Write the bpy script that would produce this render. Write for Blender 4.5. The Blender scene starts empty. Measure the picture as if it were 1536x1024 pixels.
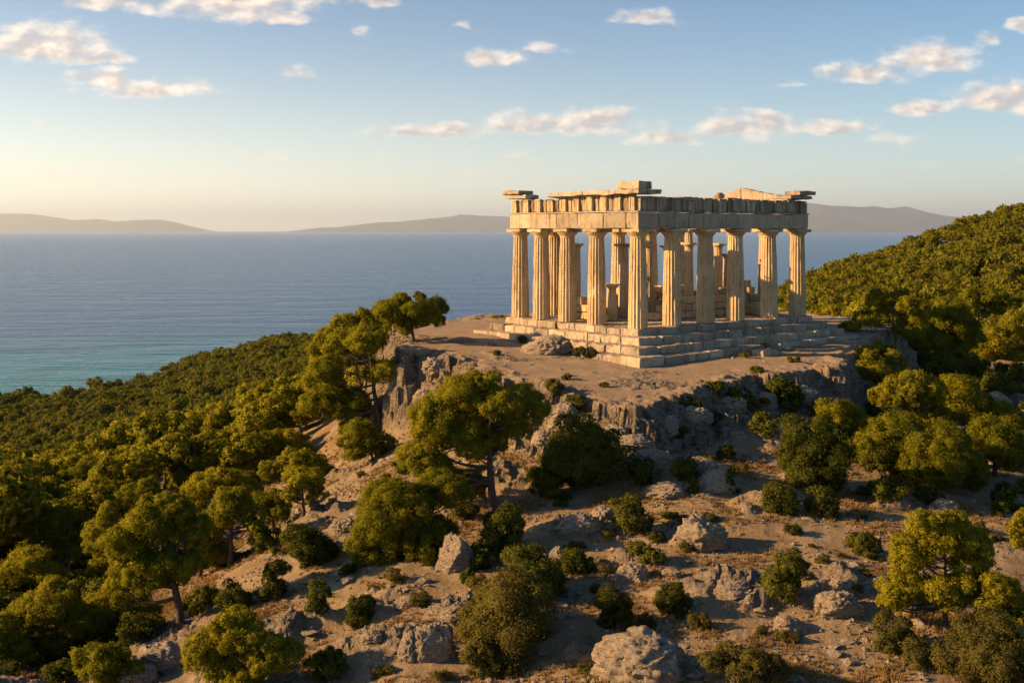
import bpy, bmesh, math, random
import numpy as np

# ------------------------------------------------------------------ camera, sky, sun, exposure
C = bpy.context.scene.collection
SC = bpy.context.scene
F = 1627.0            # focal length in photo pixels (1536 wide)
CAMZ = 75.0           # camera height above the sea
HZ = 346.0            # horizon row in the photo
cam_d = bpy.data.cameras.new('camera'); cam = bpy.data.objects.new('camera', cam_d); C.objects.link(cam)
cam.location = (0, 0, CAMZ); cam.rotation_euler = (math.pi/2, 0, 0)
cam_d.sensor_width = 36.0; cam_d.lens = 36.0*F/1536.0; cam_d.shift_y = -(512-HZ)/1536.0
cam_d.clip_start = 0.5; cam_d.clip_end = 200000
SC.camera = cam
SC.view_settings.view_transform = 'Standard'; SC.view_settings.look = 'None'
SC.view_settings.exposure = 1.34; SC.view_settings.gamma = 1.0; SC.view_settings.use_curve_mapping = False
SC.cycles.max_bounces = 6; SC.cycles.diffuse_bounces = 3; SC.cycles.glossy_bounces = 2
SC.cycles.transmission_bounces = 3; SC.cycles.volume_bounces = 0; SC.cycles.transparent_max_bounces = 6
SC.cycles.sample_clamp_indirect = 6.0
SC.cycles.use_denoising = True

SUN_EL = math.radians(20.5)
SUN_AZ = math.radians(-96.0)            # measured from +y towards +x: the sun stands to the left
sun_dir = (math.sin(SUN_AZ)*math.cos(SUN_EL), math.cos(SUN_AZ)*math.cos(SUN_EL), math.sin(SUN_EL))
sd = bpy.data.lights.new('sun', 'SUN'); sd.energy = 5.0; sd.angle = math.radians(0.53); sd.color = (1.0, 0.60, 0.26)
so = bpy.data.objects.new('sun', sd); C.objects.link(so)
from mathutils import Vector, noise as mnoise
so.rotation_euler = Vector(sun_dir).to_track_quat('Z', 'Y').to_euler()
so.location = (-60, 20, 110)

class NT:
    """small helper for node trees"""
    def __init__(s, tree): s.t = tree; s.n = tree.nodes; s.l = tree.links
    def new(s, typ, **kw):
        nd = s.n.new(typ)
        for k, v in kw.items(): setattr(nd, k, v)
        return nd
    def put(s, sock, v):
        if isinstance(v, bpy.types.NodeSocket): s.l.new(v, sock)
        elif v is not None: sock.default_value = v
    def m(s, op, a, b=None, c=None, clamp=False):
        nd = s.new('ShaderNodeMath', operation=op); nd.use_clamp = clamp
        for i, v in enumerate((a, b, c)): s.put(nd.inputs[i], v)
        return nd.outputs[0]
    def vm(s, op, a, b=None, c=None):
        nd = s.new('ShaderNodeVectorMath', operation=op)
        for i, v in enumerate((a, b, c)): s.put(nd.inputs[i], v)
        return nd.outputs['Value'] if op in ('LENGTH', 'DOT_PRODUCT', 'DISTANCE') else nd.outputs[0]
    def noise(s, vec, scale, detail=4, rough=0.55, dist=0.0, lac=2.0):
        nd = s.new('ShaderNodeTexNoise'); s.put(nd.inputs['Vector'], vec)
        nd.inputs['Scale'].default_value = scale; nd.inputs['Detail'].default_value = detail
        nd.inputs['Roughness'].default_value = rough; nd.inputs['Distortion'].default_value = dist
        nd.inputs['Lacunarity'].default_value = lac
        return nd.outputs[0], nd.outputs[1]
    def mix(s, f, a, b, blend='MIX'):
        nd = s.new('ShaderNodeMix', data_type='RGBA', blend_type=blend)
        s.put(nd.inputs[0], f); s.put(nd.inputs[6], col4(a)); s.put(nd.inputs[7], col4(b))
        return nd.outputs[2]
    def ss(s, v, lo, hi, a=0.0, b=1.0):
        nd = s.new('ShaderNodeMapRange', interpolation_type='SMOOTHSTEP')
        s.put(nd.inputs['Value'], v); s.put(nd.inputs['From Min'], lo); s.put(nd.inputs['From Max'], hi)
        s.put(nd.inputs['To Min'], a); s.put(nd.inputs['To Max'], b)
        return nd.outputs[0]
    def bump(s, h, strength, dist, normal=None):
        nd = s.new('ShaderNodeBump'); nd.inputs['Strength'].default_value = strength; nd.inputs['Distance'].default_value = dist
        s.put(nd.inputs['Height'], h); s.put(nd.inputs['Normal'], normal)
        return nd.outputs[0]
def col4(c):
    return (*c, 1.0) if isinstance(c, tuple) and len(c) == 3 else c

world = bpy.data.worlds.new('World'); SC.world = world; world.use_nodes = True
W = NT(world.node_tree); W.n.clear()
sky = W.new('ShaderNodeTexSky', sky_type='NISHITA'); sky.sun_disc = False
sky.sun_elevation = SUN_EL; sky.sun_rotation = SUN_AZ
sky.altitude = 50; sky.air_density = 1.0; sky.dust_density = 1.0; sky.ozone_density = 2.5
SKY_STRENGTH = 0.050
# clouds: (column, row, half width, half height) in photo pixels, used as directions only
CLOUDS = [(150,6,52,12),(212,15,42,7),(350,10,105,26),(425,30,40,10),(60,72,95,27),(140,90,48,10),(150,122,55,12),(225,135,85,13),(566,4,30,9),(455,115,22,8),
 (735,90,50,12),(806,76,28,8),(965,28,36,10),(845,188,112,16),(790,196,60,10),(905,178,48,13),(640,199,80,9),(672,194,38,9),(1000,210,60,10),(1120,194,68,20),(1150,186,40,15),(1250,194,60,12),
 (1296,114,50,14),(1400,92,64,22),(1385,165,38,11),(1490,156,66,20),(1525,146,46,17),(1345,213,36,8),(1535,40,24,10),(780,236,24,7),(322,236,24,4),(388,233,28,7),(60,189,20,5),
 (692,41,10,4),(545,48,11,5),(985,253,22,5),(905,256,14,4),(1178,128,24,4),(1382,249,16,4),(1520,245,16,7),(60,262,90,5),(200,268,70,4),(385,268,60,5),(310,222,24,3),(580,238,22,3),(700,256,26,4),(1480,60,14,6)]
tc = W.new('ShaderNodeTexCoord')
sp = W.new('ShaderNodeSeparateXYZ'); W.l.new(tc.outputs['Generated'], sp.inputs[0])
yy = W.m('MAXIMUM', sp.outputs[1], 0.03)
ca = W.m('DIVIDE', sp.outputs[0], yy); ce = W.m('DIVIDE', sp.outputs[2], yy)
cv = W.new('ShaderNodeCombineXYZ'); W.l.new(ca, cv.inputs[0]); W.l.new(ce, cv.inputs[1])
uv = cv.outputs[0]
uvs = W.vm('MULTIPLY', uv, (1.0, 1.7, 1.0))
n1, n1c = W.noise(uvs, 26, 2, 0.5)
warp = W.vm('MULTIPLY', W.vm('SUBTRACT', n1c, (0.5, 0.5, 0.5)), (0.034, 0.015, 0.0))
uvw = W.vm('ADD', uv, warp)
mx = None
for (cx, cy, hw, hh) in CLOUDS:
    c = ((cx-768)/F, (HZ-cy)/F, 0.0); sc = (F/(hw*1.35), F/(hh*1.75), 0.0)
    q = W.vm('MULTIPLY', W.vm('SUBTRACT', uvw, c), sc)
    q = W.vm('MAXIMUM', q, W.vm('MULTIPLY', q, (-1.0, -1.7, -1.0)))       # flatter below than above
    v = W.m('SUBTRACT', 1.0, W.vm('LENGTH', q))
    if hh <= 8: v = W.m('MULTIPLY', v, 0.45 if hh > 5 else .33)
    mx = v if mx is None else W.m('MAXIMUM', mx, v)
fb, _ = W.noise(uvs, 40, 7, 0.58)
fl0, _ = W.noise(uvs, 40, 2.5, 0.5)
fbs, _ = W.noise(W.vm('ADD', uvs, (-0.008, 0.010, 0.0)), 40, 2.5, 0.5)
dens = W.m('ADD', W.m('ADD', W.m('MULTIPLY', mx, 1.1), .10), W.m('MULTIPLY', W.m('SUBTRACT', fb, 0.5), 1.9))
alpha = W.ss(dens, -0.02, 1.0, 0.0, 0.95)
alpha = W.m('MULTIPLY', alpha, W.ss(mx, -0.35, 0.1))
low = W.ss(ce, 0.03, 0.12, 0.42, 1.0)           # clouds near the horizon lie deep in the air
alpha = W.m('MULTIPLY', alpha, low)
thick = W.ss(dens, 0.25, 1.0)
lit = W.m('ADD', W.m('MULTIPLY', W.m('SUBTRACT', fl0, fbs), 3.2), 0.72)
lit = W.m('SUBTRACT', lit, W.m('MULTIPLY', thick, 0.5), clamp=True)
ccol = W.mix(lit, (0.50, 0.45, 0.44), (0.98, 0.82, 0.66))
hs = W.new('ShaderNodeHueSaturation'); W.l.new(sky.outputs[0], hs.inputs['Color'])
hs.inputs['Saturation'].default_value = 1.2
skyc = W.vm('SCALE', W.vm('MULTIPLY', hs.outputs[0], (.74, .97, 1.08))); skyc.node.inputs['Scale'].default_value = SKY_STRENGTH/0.1
ccol = W.vm('SCALE', ccol); ccol.node.inputs['Scale'].default_value = 5.5
# the low warm band of dusty air round the horizon, brightest towards the sun
gl = W.m('POWER', 2.718, W.m('MULTIPLY', W.m('MAXIMUM', sp.outputs[2], 0.0), -11.0))
toward = W.m('ADD', 0.55, W.m('MULTIPLY', sp.outputs[0], -0.75), clamp=True)
glc = W.mix(toward, (0.23, 0.235, 0.24), (0.92, 0.74, 0.55))
glv = W.vm('SCALE', glc); W.put(glv.node.inputs['Scale'], W.m('MULTIPLY', gl, 7.0))
skyc = W.vm('ADD', skyc, glv)
allc = W.mix(alpha, skyc, ccol)
bg = W.new('ShaderNodeBackground'); W.l.new(allc, bg.inputs['Color']); bg.inputs['Strength'].default_value = 0.1
wo = W.new('ShaderNodeOutputWorld'); W.l.new(bg.outputs[0], wo.inputs['Surface'])

# ------------------------------------------------------------------ helpers
rng = np.random.default_rng(7)
PERM = np.random.default_rng(11).permutation(256)
PERM = np.concatenate([PERM, PERM, PERM])
GR = np.array([[1,1,0],[-1,1,0],[1,-1,0],[-1,-1,0],[1,0,1],[-1,0,1],[1,0,-1],[-1,0,-1],[0,1,1],[0,-1,1],[0,1,-1],[0,-1,-1],[1,1,0],[-1,1,0],[0,-1,1],[0,-1,-1]], float)
def perlin(p):
    p = np.asarray(p, float); i = np.floor(p).astype(np.int64); f = p - i; i &= 255
    u = f*f*f*(f*(f*6-15)+10); res = np.zeros(len(p))
    for dx in (0, 1):
        wx = u[:,0] if dx else 1-u[:,0]
        for dy in (0, 1):
            wy = u[:,1] if dy else 1-u[:,1]
            for dz in (0, 1):
                wz = u[:,2] if dz else 1-u[:,2]
                h = PERM[PERM[PERM[(i[:,0]+dx)&255]+((i[:,1]+dy)&255)]+((i[:,2]+dz)&255)] & 15
                g = GR[h]
                res += wx*wy*wz*(g[:,0]*(f[:,0]-dx)+g[:,1]*(f[:,1]-dy)+g[:,2]*(f[:,2]-dz))
    return res
def fbm(p, octv=4, gain=0.5, ridged=False):
    p = np.asarray(p, float); a = 1.0; r = np.zeros(len(p)); s = 0
    for k in range(octv):
        n = perlin(p*(2.03**k) + 17.3*k)
        if ridged: n = 1-2*np.abs(n)
        r += a*n; s += a; a *= gain
    return r/s
def cells(x, y, size, seed=0):
    """jittered cells: (random value of the nearest cell, distance to the border between cells)"""
    px, py = x/size, y/size; ix, iy = np.floor(px).astype(int), np.floor(py).astype(int); b1 = np.full(len(x), 9.); b2 = b1.copy(); v1 = np.zeros(len(x))
    for dx in (-1, 0, 1):
        for dy in (-1, 0, 1):
            cx, cy = ix+dx, iy+dy; h = PERM[(PERM[(cx+seed)&255]+cy)&255]; h2 = PERM[h+57]; h3 = PERM[h+131]
            d = np.hypot(cx+.1+.8*h/255-px, cy+.1+.8*h2/255-py); nw = d < b1
            b2 = np.where(nw, b1, np.minimum(b2, d)); v1 = np.where(nw, h3/255., v1); b1 = np.where(nw, d, b1)
    return v1, b2-b1
def smooth(x, lo, hi):
    t = np.clip((x-lo)/(hi-lo), 0, 1); return t*t*(3-2*t)
def p3(x, y, z=0.0, s=1.0, o=0.0):
    return np.stack([np.asarray(x)*s+o, np.asarray(y)*s+o*1.7, np.broadcast_to(np.asarray(z)*s+o*.6, np.shape(x))], -1)

def mesh_from(name, V, Fc, mats, smooth_=False, normals=None, mi=None):
    """V (n,3); Fc: (m,3) or (m,4) int array, or a list of both kinds"""
    me = bpy.data.meshes.new(name)
    V = np.ascontiguousarray(V, dtype=np.float32)
    groups = Fc if isinstance(Fc, list) else [Fc]
    groups = [np.asarray(g, dtype=np.int32) for g in groups if len(g)]
    li = np.concatenate([g.ravel() for g in groups]); sizes = np.concatenate([np.full(len(g), g.shape[1]) for g in groups])
    starts = np.concatenate([[0], np.cumsum(sizes)[:-1]]).astype(np.int32)
    me.vertices.add(len(V)); me.vertices.foreach_set('co', V.ravel())
    me.loops.add(len(li)); me.loops.foreach_set('vertex_index', li)
    me.polygons.add(len(sizes)); me.polygons.foreach_set('loop_start', starts)
    me.polygons.foreach_set('use_smooth', np.full(len(sizes), smooth_, dtype=bool))
    for m in (mats if isinstance(mats, (list, tuple)) else [mats]): me.materials.append(m)
    if mi is not None: me.polygons.foreach_set('material_index', np.asarray(mi, dtype=np.int32))
    me.update(calc_edges=True)
    if normals is not None: me.normals_split_custom_set_from_vertices(np.ascontiguousarray(normals, dtype=np.float32))
    return me
def attr(me, name, vals):
    a = me.attributes.new(name, 'FLOAT', 'POINT'); a.data.foreach_set('value', np.asarray(vals, dtype=np.float32))
def link(name, me, parent=None, loc=None):
    o = bpy.data.objects.new(name, me); C.objects.link(o)
    if parent is not None: o.parent = parent
    if loc is not None: o.location = loc
    return o
def tag(o, label=None, cat=None, group=None, kind=None):
    if label: o['label'] = label
    if cat: o['category'] = cat
    if group: o['group'] = group
    if kind: o['kind'] = kind
    return o
class MB:
    """collects vertices and faces of one mesh"""
    def __init__(s): s.v = []; s.q = []; s.t = []; s.n = 0; s.tint = []
    def add(s, V, Q=None, T=None, tint=0.0):
        V = np.asarray(V, float)
        if Q is not None and len(Q): s.q.append(np.asarray(Q)+s.n)
        if T is not None and len(T): s.t.append(np.asarray(T)+s.n)
        s.v.append(V); s.n += len(V); s.tint.append(np.full(len(V), tint))
    def mesh(s, name, mat, smooth_=False):
        fs = []
        if s.q: fs.append(np.concatenate(s.q))
        if s.t: fs.append(np.concatenate(s.t))
        me = mesh_from(name, np.concatenate(s.v), fs, mat, smooth_); tn = np.concatenate(s.tint)
        if tn.any(): attr(me, 'tint', tn)
        return me
    def build(s, name, mat, parent=None, smooth_=False, loc=None):
        return link(name, s.mesh(name, mat, smooth_), parent, loc)
    def block(s, x0, x1, y0, y1, z0, z1, r=0.03, err=0.012, seg=0.45, seed=0):
        """a stone block with worn edges"""
        h = np.array([(x1-x0)/2, (y1-y0)/2, (z1-z0)/2]); c = np.array([(x1+x0)/2, (y1+y0)/2, (z1+z0)/2])
        r = min(r, h.min()*0.6)
        ax = []; tint = (perlin(np.array([[seed*7.31+.37, c[0]*3.1+.2, c[1]*2.7+c[2]*5.3+.6]]))[0])*.62-.06
        for k in range(3):
            n = max(1, int(round(2*h[k]/seg))); ax.append(np.concatenate([[-h[k]], np.linspace(-(h[k]-r), h[k]-r, n+1), [h[k]]]))
        for k in range(3):
            i, j = (k+1) % 3, (k+2) % 3
            A, B = np.meshgrid(ax[i], ax[j], indexing='ij'); na, nb = A.shape
            idx = np.arange(na*nb).reshape(na, nb)
            Q = np.stack([idx[:-1,:-1], idx[1:,:-1], idx[1:,1:], idx[:-1,1:]], -1).reshape(-1, 4)
            for sg in (-1, 1):
                P = np.zeros((na*nb, 3)); P[:,i] = A.ravel(); P[:,j] = B.ravel(); P[:,k] = sg*h[k]
                q = np.clip(P, -(h-r), h-r); d = P-q; L = np.linalg.norm(d, axis=1, keepdims=True)
                P = q + d/np.maximum(L, 1e-9)*r
                if err:
                    W_ = P + c
                    nz = np.stack([perlin(W_*2.3+seed+k2*31.7) for k2 in range(3)], -1)
                    edge = (np.sum(np.abs(np.abs(P)-h) < r*1.05, axis=1) >= 2)[:,None]
                    P = P + nz*err*(1+1.8*edge) - edge*np.sign(P)*np.abs(perlin(W_*3.1+seed*1.3))[:,None]*err*3
                s.add(P+c, Q if sg > 0 else Q[:,::-1], None, tint)
def tube(path, rad, n=7, cap=True):
    path = np.asarray(path, float); rad = np.asarray(rad, float); m = len(path)
    tg = np.gradient(path, axis=0); tg /= np.maximum(np.linalg.norm(tg, axis=1, keepdims=True), 1e-9)
    ref = np.tile(np.array([0.31, 0.95, 0.05]), (m, 1)); s1 = np.cross(tg, ref); s1 /= np.maximum(np.linalg.norm(s1, axis=1, keepdims=True), 1e-6); s2 = np.cross(tg, s1)
    th = np.linspace(0, 2*math.pi, n, endpoint=False)
    V = path[:,None,:] + rad[:,None,None]*(np.cos(th)[None,:,None]*s1[:,None,:] + np.sin(th)[None,:,None]*s2[:,None,:])
    idx = np.arange(m*n).reshape(m, n); nx = np.roll(idx, -1, axis=1)
    Q = np.stack([idx[:-1], nx[:-1], nx[1:], idx[1:]], -1).reshape(-1, 4)
    return V.reshape(-1, 3), Q

# ------------------------------------------------------------------ materials
def new_mat(name):
    m = bpy.data.materials.new(name); m.use_nodes = True; t = NT(m.node_tree); t.n.clear()
    out = t.new('ShaderNodeOutputMaterial'); return m, t, out
def principled(t, out, colour, rough, normal=None, spec=0.3):
    b = t.new('ShaderNodeBsdfPrincipled'); t.put(b.inputs['Base Color'], col4(colour)); t.put(b.inputs['Roughness'], rough)
    b.inputs['Specular IOR Level'].default_value = spec
    t.put(b.inputs['Normal'], normal); t.l.new(b.outputs[0], out.inputs['Surface']); return b

def foliage_mat(name, a, b, hue_var=0.25, transl=0.42, scale=1.1):
    m, t, out = new_mat(name)
    oi = t.new('ShaderNodeObjectInfo'); ge = t.new('ShaderNodeNewGeometry')
    n, _ = t.noise(ge.outputs['Position'], scale, 3, 0.6)
    n2, _ = t.noise(ge.outputs['Position'], scale*9, 2, 0.6)
    f = t.m('ADD', t.m('MULTIPLY', n, 0.9), t.m('ADD', .08, t.m('MULTIPLY', oi.outputs['Random'], 0.34)))
    f = t.m('ADD', f, t.m('MULTIPLY', n2, 0.5))
    f = t.ss(f, 0.5, 1.35)
    c = t.mix(f, a, b)
    d = t.new('ShaderNodeBsdfDiffuse'); t.put(d.inputs[0], c)
    tr = t.new('ShaderNodeBsdfTranslucent'); t.put(tr.inputs[0], t.mix(0.35, c, (0.16, 0.15, 0.012)))
    mx_ = t.new('ShaderNodeMixShader'); mx_.inputs[0].default_value = transl
    t.l.new(d.outputs[0], mx_.inputs[1]); t.l.new(tr.outputs[0], mx_.inputs[2]); t.l.new(mx_.outputs[0], out.inputs['Surface'])
    return m
M_PINE = foliage_mat('pine_needles', (0.105, 0.122, 0.011), (0.31, 0.275, 0.020))
M_YOUNG = foliage_mat('young_pine_needles', (0.125, 0.135, 0.012), (0.33, 0.29, 0.022), transl=0.5)
M_SHRUB = foliage_mat('shrub_leaves', (0.042, 0.056, 0.011), (0.120, 0.122, 0.020), transl=0.3, scale=2.5)
M_OLIVE = foliage_mat('pale_shrub_leaves', (0.075, 0.076, 0.020), (0.145, 0.122, 0.030), transl=0.35, scale=2.5)
M_WOOD = foliage_mat('far_pine_needles', (0.075, 0.092, 0.010), (0.23, 0.21, 0.020), scale=0.22)

def bark_mat():
    m, t, out = new_mat('bark'); ge = t.new('ShaderNodeNewGeometry')
    v = t.vm('MULTIPLY', ge.outputs['Position'], (1, 1, 0.3)); n, _ = t.noise(v, 14, 4, 0.65)
    c = t.mix(n, (0.035, 0.024, 0.018), (0.12, 0.085, 0.06))
    principled(t, out, c, 0.95, t.bump(n, 0.9, 0.05), 0.1); return m
M_BARK = bark_mat()

def stone_mat(name, base, dark, light, streak=0.8):
    m, t, out = new_mat(name); tcn = t.new('ShaderNodeTexCoord'); ob = tcn.outputs['Object']
    oi = t.new('ShaderNodeObjectInfo')
    P = t.vm('ADD', ob, t.vm('MULTIPLY', oi.outputs['Location'], (0.31, 0.17, 0.0)))
    n1, _ = t.noise(P, 0.9, 5, 0.6); n2, _ = t.noise(P, 6.0, 5, 0.65); n3, _ = t.noise(P, 28, 3, 0.7)
    st, _ = t.noise(t.vm('MULTIPLY', P, (4.5, 4.5, 0.5)), 1.0, 5, 0.6)
    c = t.mix(t.ss(n1, 0.3, 0.7), base, light)
    c = t.mix(t.m('MULTIPLY', t.ss(st, 0.52, 0.72), streak), c, dark)
    c = t.mix(t.m('MULTIPLY', t.ss(n2, 0.53, 0.72), 0.7), c, dark)
    c = t.mix(t.m('MULTIPLY', t.ss(n3, 0.6, 0.8), 0.35), c, (light[0]*1.15, light[1]*1.15, light[2]*1.15))
    h = t.m('ADD', t.m('MULTIPLY', n2, 0.7), t.m('MULTIPLY', n3, 0.3))
    at_ = t.new('ShaderNodeAttribute'); at_.attribute_name = 'tint'
    k_ = t.m('ADD', t.m('ADD', 0.93, at_.outputs['Fac']), t.m('MULTIPLY', oi.outputs['Random'], 0.14))
    cs_ = t.vm('SCALE', c); t.put(cs_.node.inputs['Scale'], k_); c = cs_
    principled(t, out, c, 0.9, t.bump(h, 0.9, 0.07), 0.2); return m
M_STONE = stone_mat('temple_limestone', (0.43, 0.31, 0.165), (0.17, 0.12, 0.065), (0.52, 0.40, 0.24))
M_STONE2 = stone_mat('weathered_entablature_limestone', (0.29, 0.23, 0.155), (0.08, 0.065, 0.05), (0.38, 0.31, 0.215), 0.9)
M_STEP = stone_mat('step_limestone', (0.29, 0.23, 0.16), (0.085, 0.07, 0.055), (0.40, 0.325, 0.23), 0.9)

def rock_mat():
    m, t, out = new_mat('grey_limestone_rock'); ge = t.new('ShaderNodeNewGeometry'); P = ge.outputs['Position']
    n1, _ = t.noise(P, 1.6, 6, 0.6); n2, _ = t.noise(t.vm('MULTIPLY', P, (1, 1, 2.6)), 5, 6, 0.7, 0.6); n3, _ = t.noise(P, 30, 3, 0.7)
    c = t.mix(t.ss(n1, 0.35, 0.68), (0.41, 0.325, 0.225), (0.31, 0.262, 0.205))
    c = t.mix(t.m('MULTIPLY', t.ss(n2, 0.52, 0.66), 0.8), c, (0.075, 0.065, 0.055))
    c = t.mix(t.m('MULTIPLY', t.ss(n3, 0.55, 0.72), 0.5), c, (0.47, 0.39, 0.30))
    h = t.m('ADD', t.m('MULTIPLY', n2, 0.75), t.m('MULTIPLY', n3, 0.25))
    principled(t, out, c, 0.92, t.bump(h, 1.0, 0.30), 0.15); return m
M_ROCK = rock_mat()

def ground_mat():
    m, t, out = new_mat('hill_ground'); ge = t.new('ShaderNodeNewGeometry'); P = ge.outputs['Position']
    def at(n): a = t.new('ShaderNodeAttribute'); a.attribute_name = n; return a.outputs['Fac']
    rock, wood, grass, plat = at('rock'), at('wood'), at('grass'), at('plat')
    n1, _ = t.noise(P, 0.7, 6, 0.62); n2, _ = t.noise(t.vm('MULTIPLY', P, (1, 1, 2.2)), 3.6, 7, 0.68, 0.5)
    n3, _ = t.noise(P, 17, 4, 0.7); n4, _ = t.noise(P, 60, 2, 0.6)
    soil = t.mix(t.ss(n1, 0.3, 0.7), (0.32, 0.23, 0.128), (0.48, 0.365, 0.225))
    soil = t.mix(t.m('MULTIPLY', t.ss(n3, 0.52, 0.68), 0.6), soil, (0.13, 0.09, 0.055))
    soil = t.mix(t.m('MULTIPLY', t.ss(n4, 0.58, 0.72), 0.6), soil, (0.42, 0.35, 0.26))
    dry = t.mix(n3, (0.21, 0.125, 0.045), (0.36, 0.22, 0.075))
    rk = t.mix(t.ss(n2, 0.35, 0.62), (0.19, 0.155, 0.115), (0.42, 0.34, 0.24))
    rk = t.mix(t.m('MULTIPLY', t.ss(n3, 0.56, 0.7), 0.6), rk, (0.085, 0.075, 0.065))
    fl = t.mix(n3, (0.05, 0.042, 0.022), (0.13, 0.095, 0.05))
    pl = t.mix(t.ss(n1, 0.3, 0.7), (0.36, 0.265, 0.17), (0.45, 0.345, 0.235))
    pl = t.mix(t.m('MULTIPLY', t.ss(n3, 0.55, 0.7), 0.35), pl, (0.25, 0.185, 0.125))
    pl = t.mix(t.m('MULTIPLY', t.ss(n4, 0.6, 0.72), 0.4), pl, (0.56, 0.48, 0.38))
    c = t.mix(t.ss(t.m('ADD', grass, t.m('MULTIPLY', t.m('SUBTRACT', n3, 0.5), 0.9)), 0.5, 1.0), soil, dry)
    c = t.mix(plat, c, pl)
    c = t.mix(t.ss(t.m('ADD', rock, t.m('MULTIPLY', t.m('SUBTRACT', n3, 0.5), 0.7)), 0.3, 0.6), c, rk)
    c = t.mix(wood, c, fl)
    h = t.m('ADD', t.m('MULTIPLY', n2, t.m('ADD', .35, t.m('MULTIPLY', rock, 1.3))), t.m('ADD', t.m('MULTIPLY', n3, 0.62), t.m('MULTIPLY', n4, 0.30)))
    principled(t, out, c, 0.95, t.bump(h, 1.0, 0.32), 0.1); return m
M_GROUND = ground_mat()
def plain_mat(name, a, b, scale=20, rough=0.95):
    m, t, out = new_mat(name); ge = t.new('ShaderNodeNewGeometry'); n, _ = t.noise(ge.outputs['Position'], scale, 3, 0.6)
    principled(t, out, t.mix(t.ss(n, 0.3, 0.7), a, b), rough, None, 0.1); return m
def grass_mat(name, a, b):
    m, t, out = new_mat(name); ge = t.new('ShaderNodeNewGeometry'); n, _ = t.noise(ge.outputs['Position'], 1.5, 4, 0.7)
    c = t.mix(t.ss(n, 0.3, 0.7), a, b)
    d = t.new('ShaderNodeBsdfDiffuse'); t.put(d.inputs[0], c); tr = t.new('ShaderNodeBsdfTranslucent'); t.put(tr.inputs[0], c)
    mx_ = t.new('ShaderNodeMixShader'); mx_.inputs[0].default_value = 0.4
    t.l.new(d.outputs[0], mx_.inputs[1]); t.l.new(tr.outputs[0], mx_.inputs[2]); t.l.new(mx_.outputs[0], out.inputs['Surface']); return m
M_DRY = grass_mat('dry_grass', (0.20, 0.125, 0.045), (0.34, 0.23, 0.095))
M_WEED = grass_mat('green_weeds', (0.07, 0.08, 0.018), (0.14, 0.125, 0.035))

# ------------------------------------------------------------------ terrain
CTRL = [  # photo column, row, distance, height of the tree canopy seen there (subtracted)
 (0,1024,30,0),(250,1024,29,0),(500,1024,27.5,0),(768,1024,26.5,0),(1000,1024,26,0),(1250,1024,26,0),(1536,1024,26.5,0),
 (0,930,39,0),(98,990,33.5,0),(272,940,34.5,0),(400,900,33.5,0),(600,900,31.5,0),(800,900,31,0),(1000,900,30.5,0),(1250,900,30.5,0),(1420,945,29,0),(1536,900,31.5,0),
 (105,860,48,0),(332,850,41,0),(450,800,40.5,0),(600,800,37.5,0),(768,800,36.8,0),(1000,800,35.8,0),(1250,800,36,0),(1536,800,37.5,0),
 (35,775,62,0),(200,770,60,0),(320,760,58,0),(455,770,44,0),(400,720,62,0),(600,720,44,0),(500,700,58,0),(570,640,57,0),(740,765,39.5,0),(850,690,44.5,0),(940,668,46.5,0),
 (1000,690,43,0),(1100,690,43.5,0),(1250,700,44,0),(1400,700,46,0),(1536,700,49,0),
 (650,650,52,0),(690,610,54,0),(628,575,59.5,0),(606,565,61.5,0),(660,592,57,0),(780,625,50,0),(1060,640,48.5,0),(1150,622,51,0),(1250,606,57,0),(1300,612,58,0),(1400,590,64,0),(1480,570,70,0),(1536,600,62,0),
 (1536,545,80,0),(1340,522,82,0),(1430,500,100,3),(1536,490,115,3),(1400,455,165,4),(1536,410,205,4),(1300,440,200,4),(1250,450,190,4),
 (1536,303,330,4),(1470,325,335,4),(1400,352,340,4),(1300,393,345,4),(1215,420,350,4),
 (325,690,85,0),(250,706,80,0),(410,642,90,0),(470,575,100,3),(60,740,85,3),(520,560,95,3),
 (100,690,170,5),(300,625,240,5),(450,562,320,5),(100,655,300,5),(0,700,220,5),(400,600,240,5),
 (470,506,520,5),(430,506,540,5),(390,512,545,5),(300,534,545,5),(240,562,535,4),(0,611,430,3),(100,600,450,3),(350,560,420,5),(250,600,380,5),
 (600,560,100,0),(900,530,85,0),(1130,530,85,0),(900,540,150,0),(1130,525,150,0),(700,545,150,0),(600,520,330,3),(560,512,420,3),(900,545,300,0),(1100,500,330,0),
]
CTRLZ = [(-60,410,.8),(-70,445,-1.0),(0,400,1.9),(60,420,3.2),(215,533,-0.5),(130,525,-1.5),(0,492,-1.0),(-60,480,-1),(60,600,-9),(215,610,-4),(350,640,-4),(430,660,-4),(560,640,-4),(768,600,-4),(1000,600,-4),(1200,600,-5),(1400,600,10),(1536,600,25),(0,640,-10),(1200,450,25),(1350,440,45),(1536,450,62)]
cl = [(( x-768)/F, math.log(d), HZ+(CAMZ-(CAMZ-(y-HZ)*d/F-h))*F/d) for x,y,d,h in CTRL]
cl += [((x-768)/F, math.log(d), HZ+(CAMZ-z)*F/d) for x,d,z in CTRLZ]
cl = np.array(cl)
KX = np.array([6.0, 1.6])
cp = cl[:,:2]*KX
def tk(r2): return np.where(r2 > 1e-12, 0.5*r2*np.log(np.maximum(r2, 1e-12)), 0)
nC = len(cp)
A = np.zeros((nC+3, nC+3)); A[:nC,:nC] = tk(((cp[:,None]-cp[None])**2).sum(-1)) + np.eye(nC)*2e-3
A[:nC,nC] = 1; A[:nC,nC+1:] = cp; A[nC:,:nC] = A[:nC,nC:].T
wts = np.linalg.solve(A, np.concatenate([cl[:,2], [0,0,0]]))
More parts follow.
